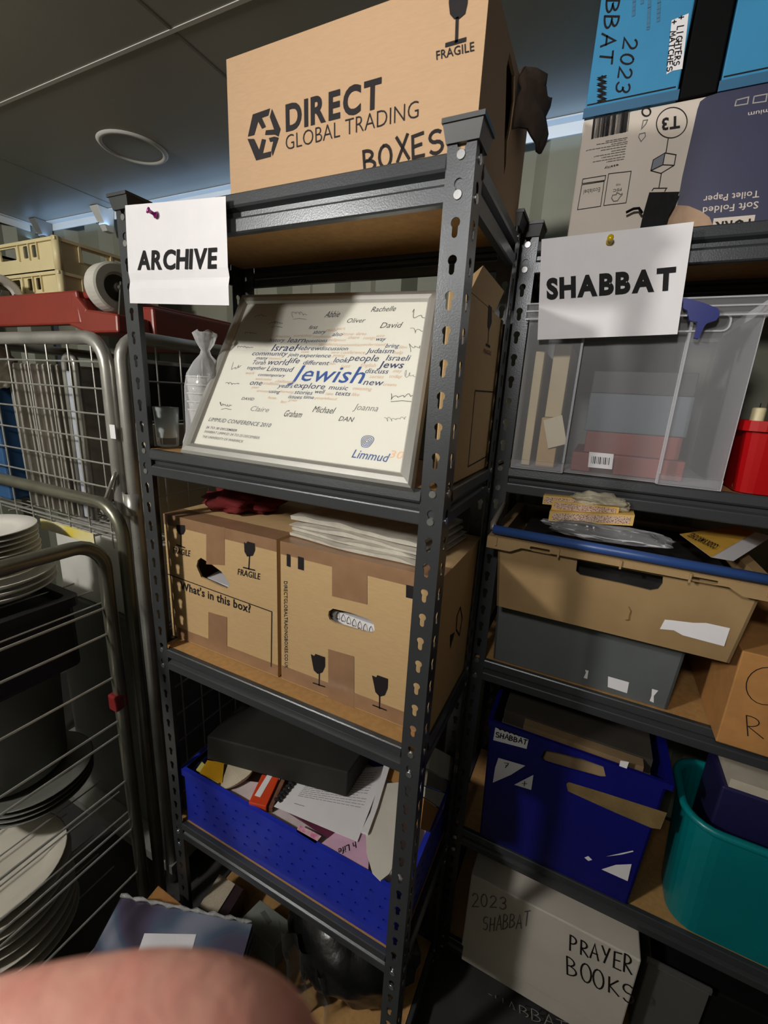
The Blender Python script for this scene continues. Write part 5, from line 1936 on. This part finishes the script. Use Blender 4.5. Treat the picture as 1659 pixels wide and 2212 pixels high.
# wire shelf
for i in range(26):
    y = .07 + .021 * i
    MB().tube([(-.92, y, 1.126), (-.135, y, 1.126)], .0022, 5).build('shelf_wire', WIRE, t)
for x in (-.92, -.7, -.5, -.3, -.14):
    MB().tube([(x, .06, 1.121), (x, .60, 1.121)], .003, 6).build('shelf_wire', WIRE, t)
# hook on the corner
MB().tube([(-.165, .043, 1.30), (-.178, .038, 1.27), (-.20, .034, 1.23), (-.215, .034, 1.205), (-.205, .034, 1.198)], .004, 8).build('latch_hook', CHROME, t, smooth=True)
MB().lathe([(.018, 0), (.018, .05), (.016, .05)], (-.150, .068, 1.20), (0, 0, 1), 14).build('hinge_sleeve', CHROME, t, smooth=True)
MB().box(-.168, .0430, 1.375, -.150, .0442, 1.405).build('paper_sticker', PAPER, t)

# upright trays
tr = thing('baking_tray', 'thin steel baking tray standing on edge in the roll cage', 'tray', None, 'upright trays in the roll cage')
m_ = MB()
m_.box(-.0012, 0, 0, .0012, .40, .40)
m_.build('sheet', TRAYM, tr)
m_ = MB()
m_.box(-.006, -.002, 0, .0015, .0035, .40)
m_.box(-.006, 0, .3965, .0015, .40, .402)
m_.build('rolled_edge', TRAYM, tr, bevel=.001)
rr = random.Random(4)
x = -.70
k = 0
while x < -.46:
    o = tr if k == 0 else copy_tree(tr)
    o.location = (x, .115 + rr.uniform(0, .03), 1.1285)
    o.rotation_euler = (0, -.04, 0)
    if k:
        o['label'] = 'thin steel baking tray on edge, number %s from the blue packet in the cage' % ['two', 'three', 'four', 'five', 'six', 'seven', 'eight', 'nine', 'ten', 'eleven', 'twelve', 'thirteen', 'fourteen', 'fifteen', 'sixteen', 'seventeen', 'eighteen', 'nineteen'][k - 1]
    else:
        o['label'] = 'thin steel baking tray on edge, nearest the blue packet in the cage'
    x += rr.choice([.0115, .0125, .015, .022])
    k += 1
t = thing('steel_rack_frame', 'bright rounded steel frame standing beside the trays', 'rack', (-.43, .12, 1.13))
pts = [Vector((-.400, .13, 1.129))] + arc((-.43, .13, 1.53), (1, 0, 0), (0, 0, 1), .022, 0, math.pi, 8) + [Vector((-.452, .13, 1.129))]
MB().tube([(-.405, .125, 1.129)] + arc((-.4275, .125, 1.53), (1, 0, 0), (0, 0, 1), .0225, 0, math.pi, 8) + [(-.45, .125, 1.129)], .0085, 10).build('tube', CHROME, t, smooth=True)
MB().box(-.4345, .1165, 1.135, -.4205, .1178, 1.515).build('face_strip', mat('pale_steel_face', (196, 200, 212), .3, .3, var=.05), t)
# dark pan and cream box behind the wire
t = thing('steel_pan', 'large dark steel pan behind the cage wire', 'pan', (-.26, .2, 1.13))
MB().box(-.34, .16, 1.402, -.20, .57, 1.548).build('body', mat('dark_steel', (52, 52, 54), .35, .6, var=.2, vscale=8), t, bevel=.006)
MB().box(-.345, .155, 1.540, -.195, .575, 1.550).build('rim', CHROME, t, bevel=.002)
o = MB().box(-.33, .15, 1.1285, -.17, .57, 1.400).build('cream_box', mat('cream_board3', (170, 164, 146), .6, var=.05, vscale=6), bevel=.004)
tag(o, 'plain cream box under the dark steel pan in the cage', 'box')
# things at the far end of the cage
crumple('white_cloth', 'white cloth knotted over the cage top', 'cloth', (-.72, .09, 1.525), (.045, .035, .055), mat('off_white_cloth', (196, 190, 176), .85, var=.1, vscale=40), 4, amp=.5)
o = MB().obox((-.80, .15, 1.30), (.05, 0, 0), (0, .06, 0), (0, 0, .165)).build('blue_bag', mat('blue_sheet', (40, 78, 120), .6, var=.15, vscale=6), bevel=.008)
tag(o, 'blue packet standing at the far end of the cage', 'packet')
o = MB().obox((-.80, .15, 1.48), (.05, 0, 0), (0, .06, 0), (0, 0, .012)).build('green_board', mat('green_sheet', (60, 110, 84), .6, var=.1))
tag(o, 'dark green board on the blue packet', 'board')
t = thing('green_crate', 'pale green plastic crate corner beside the red dolly', 'crate', (-.80, .09, 1.60))
GRN = mat('mint_green_plastic', (104, 176, 128), .45)
m_ = MB().box(-.92, .085, 1.602, -.722, .10, 1.636)
for x in (-.73, -.765, -.80, -.835):
    m_.box(x, .079, 1.602, x + .006, .086, 1.632)
m_.build('wall', GRN, t)
crumple('clear_sack', 'crinkled clear plastic sack behind the cage wire, low down', 'bag', (-.40, .34, 1.165), (.055, .16, .03), clear_mat('sack_polythene', (150, 152, 154), .35, .2, bump=.7, bscale=60), 12, amp=.3, flat=1.129)

# ================================================================== DOLLY AND CRATES ON TOP
RED = mat('brick_red_plastic', (128, 46, 34), .42, var=.08, vscale=10, bump=.04, bscale=50)
t = thing('plastic_dolly', 'brick red plastic dolly lying upside down on the roll cage', 'dolly', (-.5, .3, 1.60))
dz = 1.6025
m_ = MB()
m_.hexa([(-.86, .115, dz + .02), (-.345, .115, dz + .02), (-.345, .135, dz + .02), (-.86, .135, dz + .02)], [(-.85, .120, 1.700), (-.36, .120, 1.698), (-.36, .145, 1.698), (-.85, .145, 1.700)])
m_.hexa([(-.345, .115, dz), (-.215, .115, dz), (-.215, .20, dz), (-.345, .20, dz)], [(-.345, .118, dz + .055), (-.22, .12, dz + .040), (-.22, .20, dz + .040), (-.345, .20, dz + .055)])
m_.hexa([(-.40, .116, dz + .02), (-.335, .116, dz), (-.335, .15, dz), (-.40, .15, dz + .02)], [(-.375, .118, 1.698), (-.325, .118, dz + .052), (-.325, .15, dz + .052), (-.375, .15, 1.698)])
m_.box(-.86, .135, 1.682, -.33, .58, 1.699)
m_.build('deck', RED, t, bevel=.005)
MB().hexa([(-.33, .20, dz), (-.205, .20, dz), (-.205, .60, dz), (-.33, .60, dz)], [(-.33, .20, dz + .075), (-.212, .205, dz + .070), (-.212, .60, dz + .07), (-.33, .60, dz + .078)]).build('side_rail', RED, t, bevel=.006)
MB().box(-.86, .56, dz, -.33, .60, 1.69).build('rear_rail', RED, t, bevel=.004)
NYL = mat('white_nylon', (188, 184, 174), .5, var=.08, vscale=20)
HUB = mat('dark_hub', (62, 58, 50), .6, .3, var=.2)
for (wx, wy) in ((-.292, .170), (-.765, .150)):
    w = MB().lathe([(.030, 0), (.050, .0), (.0545, .003), (.055, .006), (.055, .042), (.0545, .045), (.050, .048), (.034, .048), (.030, .040), (.026, .038)], (wx - .024, wy, dz + .105), (1, -.12, 0), 40).build('wheel', NYL, t)
    MB().lathe([(0, .050), (.010, .050), (.014, .042), (.028, .040), (.031, .038)], (wx - .024, wy, dz + .105), (1, -.12, 0), 20).build('hub', HUB, w, smooth=True)
    f_ = MB()
    f_.hexa([(wx + .028, wy - .018, dz + .045), (wx + .033, wy - .018, dz + .045), (wx + .033, wy + .022, dz + .045), (wx + .028, wy + .022, dz + .045)],
            [(wx + .028, wy - .006, dz + .118), (wx + .033, wy - .006, dz + .118), (wx + .033, wy + .010, dz + .118), (wx + .028, wy + .010, dz + .118)])
    f_.lathe([(0, .052), (.006, .052), (.006, .064), (0, .064)], (wx - .024, wy, dz + .105), (1, -.12, 0), 10)
    f_.build('fork', mat('dull_zinc', (120, 118, 110), .4, .7), t)

CREAM = mat('cream_plastic', (204, 190, 146), .45, var=.05, vscale=10)


def cream_crate(label, z0, z1):
    t = thing('plastic_crate', label, 'crate', (-.82, .24, z0), 'cream crates on the dolly')
    x0, x1, y0, y1 = -1.02, -.615, .232, .54
    H = z1 - z0
    hx = []
    for (a, b) in ((-.90, -.815), (-.775, -.752), (-.732, -.709)):
        hx.append(rrect(a, z0 + H * .48, b, z0 + H * .86, .004, 2))
    hx.append(rrect(-1.0, z0 + H * .48, -.935, z0 + H * .86, .004, 2))
    MB().panel([(x0, z0), (x1, z0), (x1, z1), (x0, z1)], hx, (0, y0, 0), (1, 0, 0), (0, 0, 1), (0, .004, 0)).build('front_wall', CREAM, t)
    hy = [rrect(a, z0 + H * .45, b, z0 + H * .84, .004, 2) for a, b in ((.30, .37), (.395, .445), (.47, .51))]
    MB().panel([(y0, z0), (y1, z0), (y1, z1), (y0, z1)], hy, (x1 - .004, 0, 0), (0, 1, 0), (0, 0, 1), (.004, 0, 0)).build('end_wall', CREAM, t)
    MB().box(x0, y0 + .004, z0, x0 + .004, y1, z1).build('end_wall', CREAM, t)
    MB().box(x0, y1 - .004, z0, x1, y1, z1).build('rear_wall', CREAM, t)
    MB().box(x0, y0, z0, x1 - .004, y1, z0 + .004).build('bottom', CREAM, t)
    MB().panel([(x0 - .006, y0 - .006), (x1 + .006, y0 - .006), (x1 + .006, y1 + .006), (x0 - .006, y1 + .006)], [[(x0 + .004, y0 + .004), (x1 - .004, y0 + .004), (x1 - .004, y1 - .004), (x0 + .004, y1 - .004)]],
               (0, 0, z1 - .008), (1, 0, 0), (0, 1, 0), (0, 0, .008)).build('rim', CREAM, t, bevel=.002)
    MB().tube([(x1 - .004, y0 + .004, z0), (x1 - .004, y0 + .004, z1 + .002)], .011, 12).build('corner_post', CREAM, t, smooth=True)
    for x in (-.795, -.742, -.700):
        MB().box(x - .002, y0 - .005, z0 + H * .4, x + .002, y0, z1 - .008).build('rib', CREAM, t)
    for y in (.29, .382, .457):
        MB().hexa([(x1, y - .002, z0 + H * .4), (x1 + .004, y - .002, z0 + H * .4), (x1 + .004, y + .010, z0 + H * .4), (x1, y + .010, z0 + H * .4)],
                  [(x1, y - .002, z1 - .008), (x1 + .006, y - .002, z1 - .008), (x1 + .006, y + .003, z1 - .008), (x1, y + .003, z1 - .008)]).build('rib', CREAM, t)


cream_crate('cream plastic crate with open windows, lower of two on the dolly', 1.7005, 1.782)
cream_crate('cream plastic crate with open windows, upper of two on the dolly', 1.7835, 1.866)

# ================================================================== LOW TROLLEY WITH CROCKERY
t = thing('plate_trolley', 'low zinc trolley of bent tube and rods in front of the roll cage', 'trolley', (-.5, -.4, 0))
TUBED = mat('worn_zinc_tube', (122, 120, 106), .34, .65, var=.18, vscale=10, bump=.05, bscale=60)
arch((-1.0, .012, 1.235), (-.112, .012, 1.235), .06, .06, .075, .0135, 'rear_frame', TUBED, t)
arch((-.12, -.95, 1.167), (-.12, -.030, 1.167), .06, .06, .060, .0145, 'side_frame', TUBED, t)
for z in (1.015, .952, .839, .721, .683, .545, .425, .392, .247):
    MB().tube([(-.12, -.95, z), (-.12, -.034, z)], .0028, 6).build('rod', WIRE, t)
for z in (1.02, .42, .10):
    for i in range(12):
        MB().tube([(-.98 + .075 * i, -.93, z - .008), (-.98 + .075 * i, .0, z - .008)], .002, 5).build('shelf_rod', WIRE, t)
MB().box(-.134, -.052, .755, -.106, -.022, .795).build('red_tape', mat('red_tape', (120, 26, 26), .5), t, bevel=.004)
for zz, col in ((1.12, 0),):
    o = MB().box(-.40, -.006, 1.138, -.19, -.003, 1.163).build('shelf_label', mat('label_yellow', (206, 186, 70), .6, col2=(206, 204, 190), vscale=9), t)

pl = thing('dinner_plate', 'white dinner plate in the upper stack on the trolley', 'plate', None, 'stacked white plates on the trolley')
MB().lathe([(0, .004), (.060, .004), (.068, .007), (.100, .0155), (.1005, .0172), (.099, .0178), (.068, .0098), (.058, .0070), (0, .0068)], seg=40).build('dish', CHINA, pl, smooth=True)
MB().lathe([(.048, .0), (.052, .0), (.053, .005), (.047, .005)], seg=32).build('foot_ring', CHINA, pl, smooth=True)
for i in range(9):
    o = pl if i == 0 else copy_tree(pl)
    o['label'] = 'white dinner plate, %s in the upper stack on the trolley' % ORD[9 - 1 - i]
    o.location = (-.36 + .001 * math.sin(i * 2.1), -.14 + .001 * math.cos(i * 1.7), 1.0755 + .0112 * i)
bw = thing('serving_bowl', 'wide white serving bowl in the stack under the plates', 'bowl', None, 'serving bowls under the plates')
MB().lathe([(0, .004), (.05, .004), (.085, .012), (.118, .030), (.121, .034), (.119, .0345), (.084, .0155), (.05, .007), (0, .007)], seg=40).build('dish', CHINA, bw, smooth=True)
for i in range(3):
    o = bw if i == 0 else copy_tree(bw)
    o['label'] = 'wide white serving bowl, %s under the dinner plates' % ORD[3 - 1 - i]
    o.location = (-.355, -.14, 1.0215 + .0145 * i)
t = thing('black_crate', 'black plastic crate under the white crockery', 'crate', (-.40, -.2, .88))
BLKP = mat('black_crate_plastic', (24, 24, 25), .5, var=.15)
MB().box(-.60, -.36, .8405, -.225, -.045, 1.003).build('body', BLKP, t, bevel=.012)
MB().panel(rrect(-.61, -.37, -.215, -.035, .02), [rrect(-.59, -.35, -.235, -.055, .015)], (0, 0, .998), (1, 0, 0), (0, 1, 0), (0, 0, .022)).build('rim', BLKP, t, bevel=.003)
GRYT = mat('grey_tub_plastic', (96, 98, 90), .5, var=.12, vscale=6)
t = thing('grey_tub', 'dull grey tub on its side behind the trolley rods', 'tub', (-.47, -.14, .5))
MB().lathe([(0, 0), (.105, 0), (.115, .01), (.128, .32), (.135, .335), (.132, .345), (.12, .34), (.108, .02), (0, .012)], (-.47, -.12, .487), seg=36).build('body', GRYT, t, smooth=True)
pt_ = thing('oval_platter', 'large pale platter in the low stack on the trolley', 'platter', None, 'platters in the low stack')
MB().lathe([(0, .006), (.10, .006), (.115, .010), (.148, .020), (.150, .0235), (.147, .024), (.113, .0135), (.10, .009), (0, .009)], seg=44).build('dish', mat('pale_stoneware', (186, 180, 168), .4, var=.05, vscale=10), pt_, smooth=True)
for i in range(8):
    o = pt_ if i == 0 else copy_tree(pt_)
    o['label'] = 'large pale platter, %s in the low stack' % ORD[8 - 1 - i]
    o.location = (-.365 + .003 * math.sin(i * 1.3), -.235 + .003 * math.cos(i * 2.2), .106 + .030 * i)
dk = thing('dark_platter', 'dark grey platter on the low stack', 'platter', None, 'dark platters under the grey tub')
MB().lathe([(0, .004), (.09, .004), (.105, .008), (.132, .018), (.134, .021), (.131, .0215), (.104, .0115), (.09, .007), (0, .007)], seg=40).build('dish', mat('dark_stoneware', (98, 98, 92), .4, var=.08, vscale=10), dk, smooth=True)
for i in range(4):
    o = dk if i == 0 else copy_tree(dk)
    o['label'] = 'dark grey platter, %s under the grey tub' % ORD[4 - 1 - i]
    o.location = (-.43 + .002 * i, -.10, .416 + .016 * i)
p0 = onZ(0, 1785, .353)
t = thing('square_tube_handle', 'bent square tube handle lying on the pale platters', 'handle', tuple(onZ(40, 1745, .353)))
MB().tube([onZ(-60, 1800, .352), onZ(0, 1768, .352), onZ(55, 1738, .352), onZ(62, 1726, .352), onZ(40, 1700, .352)], .0065, 4).build('tube', CHROME, t)
o = MB().box(-.62, .13, .86, -.19, .50, 1.085).build('white_carton', mat('white_board2', (196, 194, 188), .6, var=.06, vscale=8), bevel=.004)
tag(o, 'white carton behind the wire below the trays', 'carton')
o = MB().box(-.66, .12, .132, -.18, .52, .859).build('grey_carton', mat('dull_grey_board', (92, 92, 90), .7, var=.15, vscale=6), bevel=.004)
tag(o, 'tall dull grey carton standing in the base of the roll cage', 'carton')

# ================================================================== THE PHOTOGRAPHER'S HAND AT THE LENS
def camp(px, py, d):
    return CAM + ray(px, py) * d


def skin_mesh(name, verts, edges, radii, mm, root=0):
    me = bpy.data.meshes.new(name)
    me.from_pydata(verts, edges, [])
    o = bpy.data.objects.new(name, me)
    COL.objects.link(o)
    o.modifiers.new('skin', 'SKIN')
    for i, r in enumerate(radii):
        sv = me.skin_vertices[0].data[i]
        sv.radius = (r, r)
        sv.use_root = (i == root)
    s = o.modifiers.new('sub', 'SUBSURF')
    s.levels = s.render_levels = 3
    me.materials.append(mm)
    o.modifiers['skin'].use_smooth_shade = True
    return o


SKIN = mat('skin', (226, 166, 148), .5, var=.06, vscale=90, bump=.10, bscale=260, spec=.35, col2=(218, 146, 132))
SKIN.node_tree.nodes['Principled BSDF'].inputs['Subsurface Weight'].default_value = .25
SKIN.node_tree.nodes['Principled BSDF'].inputs['Subsurface Radius'].default_value = (.006, .0022, .0012)
D = .066
V, E_, R_ = [], [], []


def chain(pts, start=None):
    prev = start
    ids = []
    for (px, py, d, r) in pts:
        V.append(camp(px, py, d))
        R_.append(r)
        ids.append(len(V) - 1)
        if prev is not None:
            E_.append((prev, ids[-1]))
        prev = ids[-1]
    return ids


palm = chain([(-1500, 3346, .12, .030), (-1100, 2946, .105, .026)])
k1 = chain([(-640, 2526, .076, .0125)], palm[1])
f1 = chain([(-260, 2361, .070, .0108), (60, 2264, D, .0100), (350, 2226, D, .0102), (545, 2250, D, .0096), (622, 2352, .065, .0087), (600, 2566, .064, .0078), (570, 2726, .063, .0068)], k1[0])
k2 = chain([(-620, 2946, .080, .0125)], palm[1])
f2 = chain([(-220, 2806, .076, .0105), (150, 2746, .074, .0098), (420, 2806, .074, .0094), (520, 3006, .073, .0084), (520, 3206, .072, .0076)], k2[0])
k3 = chain([(-640, 3296, .086, .0120)], palm[1])
f3 = chain([(-240, 3226, .083, .0100), (120, 3206, .081, .0094), (360, 3286, .080, .0088), (430, 3466, .080, .0080), (420, 3646, .079, .0072)], k3[0])
k4 = chain([(-760, 3606, .094, .0112)], palm[1])
f4 = chain([(-420, 3586, .091, .0090), (-120, 3606, .089, .0082), (60, 3706, .088, .0076), (110, 3866, .088, .0068)], k4[0])
th_ = chain([(-1000, 2396, .098, .0140), (-760, 2026, .092, .0115), (-560, 1846, .088, .0104), (-420, 1746, .086, .0090)], palm[1])
person = skin_mesh('person', V, E_, R_, SKIN, 1)
tag(person, "bare finger of the photographer's hand reaching in at the lower edge", 'person')

for o in bpy.data.objects:
    if '_at' in o:
        del o['_at']
